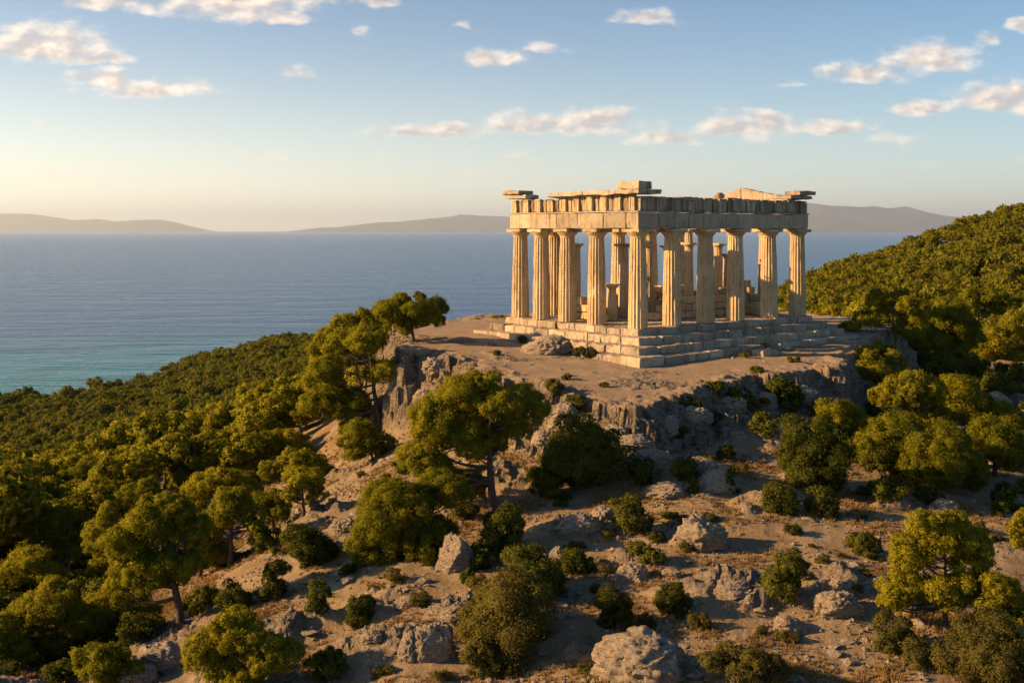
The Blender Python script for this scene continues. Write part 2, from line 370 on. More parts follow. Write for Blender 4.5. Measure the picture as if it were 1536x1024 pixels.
def tps(a, l):
    q = np.stack([np.clip(a, -.53, .53)*KX[0], np.clip(l, math.log(25.5), math.log(640))*KX[1]], -1); out = np.empty(len(q))
    for i in range(0, len(q), 40000):
        qq = q[i:i+40000]; out[i:i+40000] = tk(((qq[:,None]-cp[None])**2).sum(-1))@wts[:nC] + wts[nC] + qq@wts[nC+1:]
    return out
def base_z(x, y):
    y = np.maximum(y, 2.0); l = np.log(y); py = tps(x/y, l); yc = np.maximum(y, 25.5)
    return CAMZ - (py-HZ)*yc/F

def plat_z(x, y):
    return np.minimum(68.27 - 0.0203*(x-6.2) + 0.045*(y-53.5), 68.9)
def px_on_plat(px, py):
    a = (px-768)/F; y = 50.0
    for _ in range(60): y = 0.5*y + 0.5*(CAMZ-plat_z(a*y, y))*F/(py-HZ)
    return (a*y, y)
EDGE = [(604,523),(625,529),(655,527),(690,541),(718,549),(742,562),(775,572),(800,574),(822,588),(850,594),(880,598),(915,606),(945,610),(962,606),(985,598),(1012,596),(1040,585),(1062,574),(1095,570),(1120,562),(1165,560),(1200,556),(1240,550),(1272,532),(1292,518)]
POLY = [px_on_plat(*e) for e in EDGE] + [(25.5,72),(22,80),(10,84),(-2,78),(-6.0,70),(-7.5,67)]
POLY = np.array(POLY)
def sdist(x, y):
    """signed distance to the plateau's outline, inside positive"""
    P = np.stack([x, y], -1); best = np.full(len(P), 1e9); ins = np.zeros(len(P), bool)
    for i in range(len(POLY)):
        a, b = POLY[i], POLY[(i+1) % len(POLY)]; ab = b-a
        t = np.clip(((P-a)@ab)/(ab@ab), 0, 1); d = np.linalg.norm(P-(a+t[:,None]*ab), axis=1); best = np.minimum(best, d)
        cr = (a[1] > P[:,1]) != (b[1] > P[:,1])
        with np.errstate(divide='ignore', invalid='ignore'):
            xi = a[0]+(P[:,1]-a[1])/(b[1]-a[1] if b[1] != a[1] else 1e-9)*ab[0]
        ins ^= cr & (P[:,0] < xi)
    return np.where(ins, best, -best)

aa = np.concatenate([np.linspace(-1.3,-.56,40), np.arange(-.55,.55,.00125), np.linspace(.56,1.3,40)])
ll = np.concatenate([np.linspace(math.log(3), math.log(23), 50), np.arange(math.log(23.2), math.log(39), .0042), np.arange(math.log(39), math.log(44), .0026), np.arange(math.log(44), math.log(67), .0016), np.arange(math.log(67), math.log(120), .006), np.arange(math.log(120), math.log(900), .014)])
NA, NL = len(aa), len(ll)
AA, LL = np.meshgrid(aa, ll, indexing='ij')
gx = (AA*np.exp(LL)).ravel(); gy = np.exp(LL).ravel()
gz = base_z(gx, gy)
near = gy < 130
idn = np.where(near)[0]
nxn, nyn = gx[idn], gy[idn]
# rolling relief
r1 = fbm(p3(nxn, nyn, 0, .16, 3), 4); r2 = fbm(p3(nxn, nyn, 0, .55, 9), 5, .55)
# outcrops: bedded limestone ribs running down the slope
wx = nxn + 1.2*fbm(p3(nxn, nyn, 0, .3, 40), 3); wy = nyn + 1.2*fbm(p3(nxn, nyn, 0, .3, 70), 3)
om = fbm(p3(wx, wy, 0, .22, 21), 4, .55)
out = smooth(om, .16, .44)
def gauss(px, py, d, rx, ry):
    a = (px-768)/F*d
    return np.exp(-(((nxn-a)/rx)**2+((nyn-d)/ry)**2))
for g in [(985,705,42,2.4,1.5),(1060,735,40.3,1.4,.8),(870,795,36.8,1.2,.9),(690,925,30.5,1.0,.6),(240,985,33.3,1.4,1.2),(1450,590,63,4,5),(1500,680,51,3,4),(840,620,47.3,1.2,1.2),(1380,720,45,2.0,2),(480,790,42,1.2,1.0),(1120,655,47,2.5,2),(950,860,33.5,.8,.6),(560,985,29,1.2,.8),(1100,880,31.5,1.2,.7)]:
    out = np.maximum(out, 1.15*gauss(*g))
out = np.clip(out, 0, 1)
clear = smooth(np.abs(nxn/nyn-.28), .03, .12)+ (1-smooth(nyn, 24, 40)*0) * 0
rid = fbm(p3(wx*1.0, wy*1.35, 0, .62, 5), 5, .55, True)
strat = np.abs(((wx*.55+wy*.8+r2*.6)*1.15) % 1.0 - .5)*2
relief = .20*r1 + .13*r2
relief += out*(.30*np.clip(rid+.15, -.2, 1) + .13*strat + .06 + .10*fbm(p3(wx, wy, 0, 2.1, 15), 4, .6, True))
relief += .055*fbm(p3(nxn, nyn, 0, 1.9, 13), 5, .62) + .05*(fbm(p3(wx, wy*1.7, 0, 1.5, 19), 4, .6, True)-.3)*smooth(fbm(p3(nxn, nyn, 0, .3, 29), 2), -.15, .25)
sdv = sdist(nxn, nyn)
en = fbm(p3(nxn, nyn, 0, .45, 33), 4, .6)*1.0 + .12*fbm(p3(nxn, nyn, 0, 1.7, 53), 3, .6)
c1, e1 = cells(nxn+.35*perlin(p3(nxn, nyn, 0, .8, 5)), nyn+.35*perlin(p3(nxn, nyn, 0, .8, 8)), 1.5, 3); c2, e2 = cells(nxn+.15*perlin(p3(nxn, nyn, 0, 2., 5)), nyn, .62, 9)
fall = sdv + en*.8 + (c1-.5)*.9 + (c2-.5)*.16
fade = 1-smooth(nyn, 70, 130)
relief += out*(.20*(c1-.4) + .15*(c2-.4) - .10*(1-smooth(e1, .0, .14)) - .05*(1-smooth(e2, 0, .16)))
bz = gz[idn] + relief*fade*np.where(nyn > 62, .8, 1)
pz = plat_z(nxn, nyn) + .05*r2 + .025*fbm(p3(nxn, nyn, 0, 1.3, 3), 3) + .10*np.clip(fbm(p3(nxn, nyn, 0, .9, 77), 3, .5, True)-.2, 0, 1)*(1-smooth(sdv, .3, 2.2))
pz = pz + smooth(sdv, 1.6, .4)*(.16*(c1-.6)+.10*(c2-.6)) + .14*smooth(sdv, 1.2, .2)*fbm(p3(nxn, nyn, 0, 1.1, 91), 3)
tq = np.clip((fall+1.75)/1.75, 0, 1); nst = 3.3; oo = np.clip(.45+.9*fbm(p3(nxn, nyn, 0, .55, 123), 3)+.14*(c2-.5), 0, .95)
tt_ = tq*nst+oo; ledge = (np.floor(tt_)+smooth(tt_-np.floor(tt_), .30, .80)-oo*1.1)/nst
ledge = np.where(fall > 0, 1.0, np.clip(ledge+.05*(c2-.5), 0, 1))*smooth(fall, -1.8, -1.6)
ledge = np.clip(ledge + .06*fbm(p3(nxn, nyn, 0, 1.5, 61), 3)*(ledge > .02)*(ledge < .98), 0, 1)
scree = np.exp(np.minimum(sdv, 0)/2.2)*.45*(sdv < 0)
bz = np.minimum(bz, pz-.25*smooth(sdv, 0, -1.0))*1.0
newz = np.where(pz > bz, bz + (pz-bz)*ledge + scree*(1-ledge)*.0, bz)
gz[idn] = newz
rock = np.zeros_like(gz); plat = np.zeros_like(gz); wood = np.zeros_like(gz); grs = np.zeros_like(gz)
cl_ = (ledge > .04)*(ledge < .985)*(pz-bz > .35)
rock[idn] = np.clip(np.maximum(out*.85, cl_*1.0), 0, 1)
plat[idn] = smooth(ledge, .8, 1.0)*(sdv > -1)
gm = fbm(p3(nxn, nyn, 0, .38, 101), 5, .6)
grs[idn] = np.clip(.5+1.5*gm - rock[idn]*.7 - .45*np.exp(-(((nxn/nyn-.24)/.10)**2+((nyn-34)/4.)**2)), 0, 1)
far = ~near
gz[far] += (2.0*fbm(p3(gx[far], gy[far], 0, .02, 3), 3))*smooth(gy[far], 120, 200)*smooth(gz[far], 2, 12)
axv = gx/gy
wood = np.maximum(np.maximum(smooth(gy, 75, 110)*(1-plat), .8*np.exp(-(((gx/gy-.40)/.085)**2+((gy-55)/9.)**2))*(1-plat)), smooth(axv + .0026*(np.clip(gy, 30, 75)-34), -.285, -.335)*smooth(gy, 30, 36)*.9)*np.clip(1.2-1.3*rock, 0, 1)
# grass around the trees is browner
GZ = gz.reshape(NA, NL)
PYG = HZ + (CAMZ-GZ)*F/np.exp(LL)
def ground(x, y):
    y = max(y, 3.01); a = min(max(x/y, aa[0]), aa[-1]); l = math.log(y)
    i = min(max(np.searchsorted(aa, a)-1, 0), NA-2); j = min(max(np.searchsorted(ll, l)-1, 0), NL-2)
    u = (a-aa[i])/(aa[i+1]-aa[i]); v = (l-ll[j])/(ll[j+1]-ll[j])
    return float((GZ[i,j]*(1-u)+GZ[i+1,j]*u)*(1-v)+(GZ[i,j+1]*(1-u)+GZ[i+1,j+1]*u)*v)
def ground_v(x, y):
    a = np.clip(x/y, aa[0], aa[-1]); l = np.log(y)
    i = np.clip(np.searchsorted(aa, a)-1, 0, NA-2); j = np.clip(np.searchsorted(ll, l)-1, 0, NL-2)
    u = (a-aa[i])/(aa[i+1]-aa[i]); v = (l-ll[j])/(ll[j+1]-ll[j])
    return (GZ[i,j]*(1-u)+GZ[i+1,j]*u)*(1-v)+(GZ[i,j+1]*(1-u)+GZ[i+1,j+1]*u)*v
def grid_v(G, x, y):
    i = np.clip(np.searchsorted(aa, x/y)-1, 0, NA-1); j = np.clip(np.searchsorted(ll, np.log(y))-1, 0, NL-1)
    return G.reshape(NA, NL)[i, j]
def spot(px, py, dmin=20, dmax=600):
    """the point of the ground that lies in the direction of photo pixel (px, py)"""
    a = (px-768)/F; i = int(np.clip(np.searchsorted(aa, a), 0, NA-1)); js = np.where((ll > math.log(dmin)) & (ll < math.log(dmax)))[0]
    hit = np.where(PYG[i, js] <= py)[0]
    j = js[hit[0]] if len(hit) else js[-1]
    y = math.exp(ll[j]); return (a*y, y, ground(a*y, y))

# rough the cliff in three dimensions
V = np.stack([gx, gy, gz], -1)
cm = np.zeros(len(V), bool); cm[idn] = rock[idn] > .25
Pc = V[cm]; amt = rock[cm][:,None]
disp = np.stack([fbm(Pc*1.5+k*13.7, 4, .6) for k in range(3)], -1)*.26*amt + np.stack([fbm(Pc*np.array([5.5,5.5,8.])+k*7.1, 3, .6, True) for k in range(3)], -1)*.09*amt
cen_ = np.array([9., 66., 0]); od = Pc-cen_; od[:,2] = 0; od = od/np.linalg.norm(od, axis=1, keepdims=True)
bed = fbm(Pc*np.array([.5,.5,4.2])+3.3, 4, .6, True); bed2 = perlin(Pc*np.array([1.1,1.1,9.])+8.)
disp = disp + od*(.30*(bed-.3)+.10*bed2)[:,None]*amt*(Pc[:,1] < 75)[:,None]*.8
V[cm] += disp
idx = np.arange(NA*NL).reshape(NA, NL)
Q = np.stack([idx[:-1,:-1], idx[1:,:-1], idx[1:,1:], idx[:-1,1:]], -1).reshape(-1, 4)
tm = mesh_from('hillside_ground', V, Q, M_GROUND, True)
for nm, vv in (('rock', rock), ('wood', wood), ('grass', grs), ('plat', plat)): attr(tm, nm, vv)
tag(link('hillside_ground', tm), 'rocky limestone hill falling to the sea', 'ground', kind='structure')

# ------------------------------------------------------------------ sea and far coasts
def sea_mat():
    m, t, out = new_mat('sea_water'); ge = t.new('ShaderNodeNewGeometry'); P = ge.outputs['Position']
    s = t.new('ShaderNodeSeparateXYZ'); t.l.new(P, s.inputs[0])
    w1, _ = t.noise(t.vm('MULTIPLY', P, (.05, .13, 0)), 1.0, 5, 0.62, 0.7)
    w2, _ = t.noise(t.vm('MULTIPLY', P, (.006, .022, 0)), 1.0, 4, 0.6, 0.6)
    w3, _ = t.noise(t.vm('MULTIPLY', P, (.35, .6, 0)), 1.0, 3, 0.6)
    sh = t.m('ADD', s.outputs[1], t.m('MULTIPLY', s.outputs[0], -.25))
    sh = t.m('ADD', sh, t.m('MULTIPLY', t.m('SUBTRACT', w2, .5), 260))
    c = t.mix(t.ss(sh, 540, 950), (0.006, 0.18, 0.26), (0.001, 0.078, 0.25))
    h = t.m('ADD', t.m('MULTIPLY', w1, 1.0), t.m('ADD', t.m('MULTIPLY', w2, 3.4), t.m('MULTIPLY', w3, .30)))
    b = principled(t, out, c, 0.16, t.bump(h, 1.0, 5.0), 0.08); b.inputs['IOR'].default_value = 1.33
    return m
mb = MB()
xs = np.concatenate([-np.geomspace(90000, 300, 14), np.linspace(-200, 200, 5), np.geomspace(300, 90000, 14)]); ys = np.concatenate([[-4000, -500], np.geomspace(120, 110000, 26)])
X_, Y_ = np.meshgrid(xs, ys, indexing='ij'); ix = np.arange(X_.size).reshape(X_.shape)
mb.add(np.stack([X_.ravel(), Y_.ravel(), np.zeros(X_.size)], -1), np.stack([ix[:-1,:-1], ix[1:,:-1], ix[1:,1:], ix[:-1,1:]], -1).reshape(-1, 4))
tag(mb.build('sea', sea_mat()), 'rippled blue sea reaching the horizon', 'sea', kind='structure')

def coast(name, pts, dist, depth, seed, label):
    """a far mountainous coast: its skyline from (column, row) pairs, with a real body behind and before it"""
    pts = np.array(pts, float); n = 260; cx = np.linspace(pts[0,0], pts[-1,0], n); cy = np.interp(cx, pts[:,0], pts[:,1])
    X = (cx-768)/F*dist; H = (HZ-cy)/F*dist + CAMZ
    nv = 40; tv = np.linspace(-1, 1, nv); prof = np.where(tv < 0, smooth(tv, -1, 0)**.8, 1-smooth(tv, 0, 1))
    XX = np.repeat(X, nv); TT = np.tile(tv, n); HH = np.repeat(H, nv)
    YY = dist + TT*depth
    q = p3(XX, YY, 0, 1/5200., seed); nz = fbm(q, 5, .55, True)
    Z = HH*np.tile(prof, n)
    side = np.abs(TT); Z = Z*(1 - .38*side*(1-side)*4*np.clip(.6-nz, 0, 1)) - 15
    Z += HH*.02*fbm(p3(XX, YY, 0, 1/1200., seed), 3)
    id_ = np.arange(n*nv).reshape(n, nv)
    b = MB(); b.add(np.stack([XX, YY, Z], -1), np.stack([id_[:-1,:-1], id_[1:,:-1], id_[1:,1:], id_[:-1,1:]], -1).reshape(-1, 4))
    o = b.build(name, M_FAR, None, True); tag(o, label, 'hills', kind='structure')
M_FAR = plain_mat('far_hills', (0.045, 0.055, 0.05), (0.085, 0.09, 0.075), 0.0005)
coast('distant_hills', [(-260,330),(-120,318),(0,320),(40,320),(80,325),(110,330),(145,328),(170,332),(200,330),(240,329),(262,333),(285,340),(300,346)], 75000, 8000, 3, 'pale hazy hills on the horizon under the glow')
coast('distant_hills', [(440,347),(480,341),(510,340),(545,336),(570,333),(600,332),(640,328),(680,324),(692,321),(720,323),(750,324),(800,327),(860,334),(930,346)], 66000, 7000, 9, 'blue hazy hills on the horizon beside the temple')
coast('distant_hills', [(1050,346),(1110,325),(1170,310),(1212,304),(1240,308),(1290,310),(1310,309),(1330,312),(1342,311),(1358,309),(1380,316),(1410,323),(1440,326),(1455,330),(1480,322),(1500,318),(1560,315),(1640,325),(1750,346)], 58000, 7000, 15, 'long blue mountain ridge across the bay behind the temple')

# ------------------------------------------------------------------ the temple
UX, VX = (-.637, .771), (.771, .637)
temple = bpy.data.objects.new('temple_ruin', None); C.objects.link(temple)
temple.location = (6.68, 57.5, 69.84); temple.rotation_euler = (0, 0, math.atan2(.637, .771))
tag(temple, 'roofless golden limestone Greek temple on the bare rock plateau', 'temple')
LS, LT = 9.70, 14.0
S_POS = [0, .324*LS, .5705*LS, .8024*LS, LS]
T_POS = [0, .1904*LT, .388*LT, .577*LT, .799*LT, LT]
# stepped base: blocks of x along t, y along s
RIS = [.36, .37, .38, .50]; EXT = [.65, 1.45, 2.25, 3.02]
ztop = 0.0
rb = random.Random(5)
M_METOPE = stone_mat('brown_metope_limestone_painted_shade', (0.27, 0.20, 0.13), (0.08, 0.065, 0.05), (0.38, 0.29, 0.19), 0.9)  # brown stone, darkened further to paint in the shadow the triglyphs cast
for k in range(4):
    b = MB(); e = EXT[k]; z1 = ztop; z0 = ztop-RIS[k]-(0.06 if k < 3 else 0.5)
    s0, s1, t0, t1 = -e, LS+.65+(e-.65)*.72, -e, LT+.65+(e-.65)*.62
    w = 1.15
    t = t0+0.0; i = 0
    while t < t1-.05:                         # the long side towards the right
        L = rb.uniform(.9, 1.9); L = L if t1-(t+L) > .7 else t1-t
        dz = rb.uniform(-.03, .015); dy = rb.uniform(-.03, .04)
        gone = k == 3 and 5.0 < t < 6.8
        if not gone: b.block(t+.008, t+L-.008, s0+dy, s0+w+.2, z0, z1+dz, .045, .022, .4, rb.random()*99)
        t += L
    s = s0+w+.2
    while s < s1-.05:                         # the short side towards the left
        L = rb.uniform(.9, 1.8); L = L if s1-(s+L) > .7 else s1-s
        dz = rb.uniform(-.035, .015); dy = rb.uniform(-.03, .05)
        gone = (k == 3 and 3.0 < s < 6.0) or (k == 3 and s > 9.4)
        if not gone: b.block(t0+dy, t0+w, s+.008, s+L-.008, z0, z1+dz, .045, .024, .4, rb.random()*99)
        s += L
    b.block(t0+w+.01, t1, s1-w, s1, z0, z1-.01, .04, .02, .8, 3)          # far sides
    b.block(t1-w, t1, s0+w+.21, s1-w-.01, z0, z1-.012, .04, .02, .8, 4)
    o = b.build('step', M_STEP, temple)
    ztop -= RIS[k]
b = MB()
for i in range(11):
    for j in range(8):
        x0 = .5+.0+i*1.19; y0 = .5+j*1.1
        b.block(x0+.006, x0+1.184, y0+.006, y0+1.094, -1.2, -.012+rb.uniform(-.03, .01), .02, .008, .8, i*7+j)
b.build('floor', M_STEP, temple)

def shaft(r0, r1, h, flutes=18, per=6, nz=16, seed=0, bulge=.02):
    th = np.linspace(0, 2*math.pi, flutes*per, endpoint=False); zz = np.linspace(0, 1, nz)
    zz = np.sort(np.concatenate([zz, [.335,.345,.355,.655,.665,.675]]))
    fl = np.abs(np.sin(th*flutes/2))**.8
    V = []
    for z in zz:
        r = r0+(r1-r0)*z + bulge*math.sin(math.pi*z)
        g = .012 if abs(z-.345) < .003 or abs(z-.665) < .003 else 0
        rr = r*(1-.105*fl) - g
        V.append(np.stack([rr*np.cos(th), rr*np.sin(th), np.full(len(th), z*h)], -1))
    V = np.concatenate(V)
    er = fbm(V*np.array([2.2, 2.2, .9])+seed*9.7, 3); nr = perlin(V*5+seed*3.3)
    k = 1 - .34*np.clip(er-.16, 0, .35) + .014*nr - .05*np.clip(perlin(V*np.array([3.5, 3.5, 2.2])+seed*5.1)-.32, 0, 1)
    V[:,:2] *= k[:,None]
    n = len(th); m = len(zz); id_ = np.arange(n*m).reshape(m, n); nx = np.roll(id_, -1, 1)
    Q = np.stack([id_[:-1], nx[:-1], nx[1:], id_[1:]], -1).reshape(-1, 4)
    top = np.array([[0, 0, h]]); T = np.stack([id_[-1], nx[-1], np.full(n, n*m)], -1)
    return np.concatenate([V, top]), Q, T
def capital(b, r1, ab, z, eh, ah, seed):
    prof = [(r1*.98, z-.06), (r1*1.0, z-.03), (r1*1.03, z), (r1*1.04, z+.02), (r1*1.02, z+.03), (r1*1.18, z+eh*.45), (ab*.47, z+eh*.85), (ab*.485, z+eh)]
    n = 32; th = np.linspace(0, 2*math.pi, n, endpoint=False)
    V = np.concatenate([np.stack([r*np.cos(th), r*np.sin(th), np.full(n, zz)], -1) for r, zz in prof])
    V[:,:2] *= (1+.02*perlin(V*3+seed))[:,None]
    m = len(prof); id_ = np.arange(n*m).reshape(m, n); nx = np.roll(id_, -1, 1)
    b.add(V, np.stack([id_[:-1], nx[:-1], nx[1:], id_[1:]], -1).reshape(-1, 4))
    b.block(-ab/2, ab/2, -ab/2, ab/2, z+eh+.002, z+eh+ah, .035, .018, .3, seed*3.1)
def column(t, s, h, r0, r1, ab, seed, z=0.0, eh=.25, ah=.21, name='column', rz=0.0, flutes=18):
    hs = h-eh-ah; b = MB(); V, Q, T = shaft(r0, r1, hs, flutes, 6, 16, seed, .018*r0/.5); b.add(V, Q, T)
    o = b.build(name, M_STONE, temple, False, (t, s, z)); o.rotation_euler[2] = rz
    c = MB(); capital(c, r1, ab, hs, eh, ah, seed); cc = c.build('capital', M_STONE, o)
    return o
H = 5.27
seed = 1
for i, t in enumerate(T_POS): column(t, 0, H, .53, .415, 1.24, seed+i)
for i, s in enumerate(S_POS[1:]): column(0, s, H, .53, .415, 1.24, seed+10+i)
for i, (t, s) in enumerate([(2.8, LS), (8.3, LS), (11.3, LS), (14, LS), (14, 4.85), (14, 2.35)]): column(t, s, H, .53, .415, 1.24, seed+20+i)

def run(b, axis, u0, u1, v0, v1, z0, z1, lens, r=.03, err=.015, gap=.006, jit=.012, seed=0):
    rr = random.Random(seed); u = u0
    while u < u1-.03:
        L = rr.uniform(*lens); L = L if u1-(u+L) > lens[0]*.6 else u1-u
        d = rr.uniform(-jit, jit)
        if axis == 't': b.block(u+gap, u+L-gap, v0+d, v1, z0, z1+rr.uniform(-jit, jit)*.3, r, err, .5, rr.random()*99)
        else: b.block(v0+d, v1, u+gap, u+L-gap, z0, z1+rr.uniform(-jit, jit)*.3, r, err, .5, rr.random()*99)
        u += L
ZA0, ZA1, ZF1 = H+.004, H+.86, H+1.80
# architraves with their crowning band
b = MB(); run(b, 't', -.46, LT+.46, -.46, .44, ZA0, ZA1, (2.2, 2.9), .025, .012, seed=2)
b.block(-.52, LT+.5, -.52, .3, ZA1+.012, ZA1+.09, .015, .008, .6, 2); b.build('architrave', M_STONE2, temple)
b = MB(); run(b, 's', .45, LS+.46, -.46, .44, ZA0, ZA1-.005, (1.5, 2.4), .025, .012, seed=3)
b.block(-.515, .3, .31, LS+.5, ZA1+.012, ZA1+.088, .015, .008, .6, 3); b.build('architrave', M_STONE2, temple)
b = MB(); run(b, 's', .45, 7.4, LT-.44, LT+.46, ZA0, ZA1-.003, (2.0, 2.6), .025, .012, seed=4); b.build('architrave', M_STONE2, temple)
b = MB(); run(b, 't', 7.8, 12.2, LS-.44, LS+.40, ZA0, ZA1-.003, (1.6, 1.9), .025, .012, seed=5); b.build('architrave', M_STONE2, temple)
zf = ZA1+.094
# friezes: backing blocks with raised triglyphs
def worn(u, seed, amp): return amp*(.5+.5*float(mnoise.noise(Vector((u*.9, seed, 0.3)))))
def triglyph(par, axis, u, w, face, z0, z1, sd_, cap=True):
    c = MB(); d = .17
    for q in range(3):
        a0 = u-w/2+q*w/3+.008; a1 = a0+w/3-.016
        if axis == 't': c.block(a0, a1, face-d, face-.003, z0, z1-.10, .02, .012, .4, sd_+q)
        else: c.block(face-d, face-.003, a0, a1, z0, z1-.10, .02, .012, .4, sd_+q)
    if axis == 't': c.block(u-w/2, u+w/2, face-d+.022, face-.003, z0, z1-.11, .01, .006, .4, sd_); c.block(u-w/2, u+w/2, face-d-.012, face-.003, z1-.098, z1, .015, .01, .4, sd_)
    else: c.block(face-d+.022, face-.003, u-w/2, u+w/2, z0, z1-.11, .01, .006, .4, sd_); c.block(face-d-.012, face-.003, u-w/2, u+w/2, z1-.098, z1, .015, .01, .4, sd_)
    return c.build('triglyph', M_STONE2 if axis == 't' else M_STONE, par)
b = MB(); u = -.33
tp = np.linspace(-.02, LT+.02, 12)
edges = [-.33]+[(tp[i]+tp[i+1])/2 for i in range(11)]+[LT+.33]
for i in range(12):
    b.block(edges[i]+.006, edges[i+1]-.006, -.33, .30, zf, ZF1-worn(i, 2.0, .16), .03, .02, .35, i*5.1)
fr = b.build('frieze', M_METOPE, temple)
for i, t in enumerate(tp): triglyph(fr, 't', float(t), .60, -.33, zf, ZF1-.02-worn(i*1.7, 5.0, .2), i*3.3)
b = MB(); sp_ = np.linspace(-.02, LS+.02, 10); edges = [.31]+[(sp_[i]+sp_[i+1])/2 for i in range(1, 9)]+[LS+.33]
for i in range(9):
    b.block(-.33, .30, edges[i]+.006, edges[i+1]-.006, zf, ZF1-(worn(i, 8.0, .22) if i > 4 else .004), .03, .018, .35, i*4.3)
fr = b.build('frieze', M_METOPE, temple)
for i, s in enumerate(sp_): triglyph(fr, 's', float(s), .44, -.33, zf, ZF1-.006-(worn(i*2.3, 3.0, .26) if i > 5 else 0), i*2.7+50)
b = MB(); run(b, 's', .5, 6.4, LT-.30, LT+.33, ZA1+.006, ZF1+.05, (1.2, 1.6), .03, .03, seed=9); b.build('frieze', M_STONE, temple)
# cornice remains
zc = ZF1+.008
def corn(bl):
    b = MB()
    for i, q in enumerate(bl): b.block(*q, .03, .02, .4, i*7.7+bl[0][0])
    b.build('cornice_block', M_STONE2, temple)
corn([(-.85, .45, .9, 3.4, zc, zc+.26)]); corn([(-.85, .45, 3.42, 6.2, zc-.004, zc+.24)])
corn([(-.88, .9, -.88, .88, zc, zc+.27)]); corn([(-.45, .55, -.5, 1.15, zc+.275, zc+.70)])
corn([(-.70, .4, LS-1.3, LS+.58, zc-.05, zc+.20), (-.86, .35, LS-.85, LS+.76, zc+.203, zc+.46)])
corn([(LT-1.6, LT+.6, -.7, .4, zc-.02, zc+.23), (LT-.9, LT+.76, -.85, .3, zc+.233, zc+.50)])
b = MB(); b.block(-.3, .35, 6.22, 6.9, zc-.06, zc+.10, .04, .04, .3, 5); b.build('cornice_block', M_STONE, temple)
# gable fragment over the far side
def gable():
    prof = [(1.1, ZF1+.10), (1.15, ZF1+.26), (2.4, ZF1+.46), (3.9, ZF1+.78), (4.25, ZF1+.80), (5.35, ZF1+.46), (5.4, ZF1+.42), (5.5, ZF1+.1)]
    su = np.linspace(1.1, 5.5, 40); zu = np.interp(su, [p[0] for p in prof], [p[1] for p in prof]) + .035*np.array([mnoise.noise(Vector((x*3, 1, 2))) for x in su])
    b = MB(); nv = 8; V = []
    for x in (LT-.28, LT+.3):
        for k in range(nv):
            f = k/(nv-1); V.append(np.stack([np.full(40, x), su, ZF1+.06+(zu-ZF1-.06)*f], -1))
    V = np.concatenate(V); V += np.stack([fbm(V*2.6+k*9, 3) for k in range(3)], -1)*.028
    id_ = np.arange(2*nv*40).reshape(2, nv, 40)
    def qd(g): return np.stack([g[:-1,:-1], g[1:,:-1], g[1:,1:], g[:-1,1:]], -1).reshape(-1, 4)
    b.add(V, np.concatenate([qd(id_[0]), qd(id_[1]), qd(id_[:,-1,:]), qd(id_[:,:,0]), qd(id_[:,:,-1])]))
    b.build('gable_fragment', M_STONE2, temple)
gable()
b = MB(); b.block(LT-.35, LT+.3, 5.75, 6.35, ZF1+.06, ZF1+.55, .16, .05, .2, 44); b.build('loose_block', M_STONE, temple)
# walls of the inner room, broken to different heights
def wall(axis, u0, u1, v0, v1, hts, seed):
    b = MB(); rr = random.Random(seed); z = .0; ch = .42; k = 0
    top = max(h for _, h in hts)
    while z < top-.1:
        u = u0 - rr.uniform(0, .4)
        while u < u1-.05:
            L = rr.uniform(.75, 1.3); a = max(u, u0); e = min(u+L, u1)
            hm = np.interp((a+e)/2, [q[0] for q in hts], [q[1] for q in hts]) + rr.uniform(-.12, .12)
            if z+ch*.6 < hm and e-a > .1:
                d = rr.uniform(-.03, .03)
                if axis == 't': b.block(a+.006, e-.006, v0+d, v1+d, z+.003, z+ch-.003, .035, .018, .45, rr.random()*99)
                else: b.block(v0+d, v1+d, a+.006, e-.006, z+.003, z+ch-.003, .035, .018, .45, rr.random()*99)
            u += L
        z += ch; k += 1
    return b.build('cella_wall', M_STONE, temple)
wall('t', 1.6, 12.8, 6.6, 7.2, [(1.6, 1.5), (3.0, 1.35), (4.2, .9), (5.5, 1.7), (7.5, 2.3), (9, 1.7), (10.5, 1.6), (12.8, 1.2)], 3)
wall('t', 4.0, 12.8, 2.7, 3.3, [(4.0, .5), (5.5, 1.0), (6.5, .6), (7.6, 1.1), (9, 1.5), (10, 1.3), (11.5, 1.75), (12.8, 2.0)], 4)
wall('s', 3.32, 6.58, 12.2, 12.8, [(3.3, 2.9), (4.0, 2.6), (4.4, 2.0), (5.2, 1.6), (6.6, 1.9)], 5)
wall('s', 1.6, 2.68, 12.2, 12.8, [(1.6, .9), (2.2, 1.5), (2.7, 2.6)], 8)
wall('s', 3.9, 6.58, 1.6, 2.2, [(3.9, .45), (5.2, .9), (6.6, 1.5)], 6)
for i, (t, s, z, h, r) in enumerate([(2.0, 6.9, 1.27, 3.15, .25), (7.2, 6.0, 0, 4.35, .30), (9.4, 6.0, 0, 4.35, .30), (8.5, 3.9, 0, 4.45, .30), (11.0, 3.7, 0, 4.4, .30), (11.75, 3.6, 0, 3.75, .30), (4.6, 5.6, 0, 4.4, .33), (6.3, 3.6, 0, 4.3, .30), (10.2, 6.4, 0, 4.1, .30), (2.6, 4.6, 0, 2.1, .33)]):
    column(t, s, h, r, r*.82, r*2.5, 60+i, z, .16, .15, 'inner_column', 0, 14)
# upper tier drums that still stand on two of the inner columns
for i, (t, s, z) in enumerate([(8.5, 3.9, 4.455), (7.2, 6.0, 4.355)]):
    column(t, s, .78, .24, .22, .6, 90+i, z, .12, .12, 'upper_column', 0, 14)
wall('t', 5.6, 9.2, 8.6, 9.0, [(5.6, .5), (7, .9), (9.2, .4)], 12)

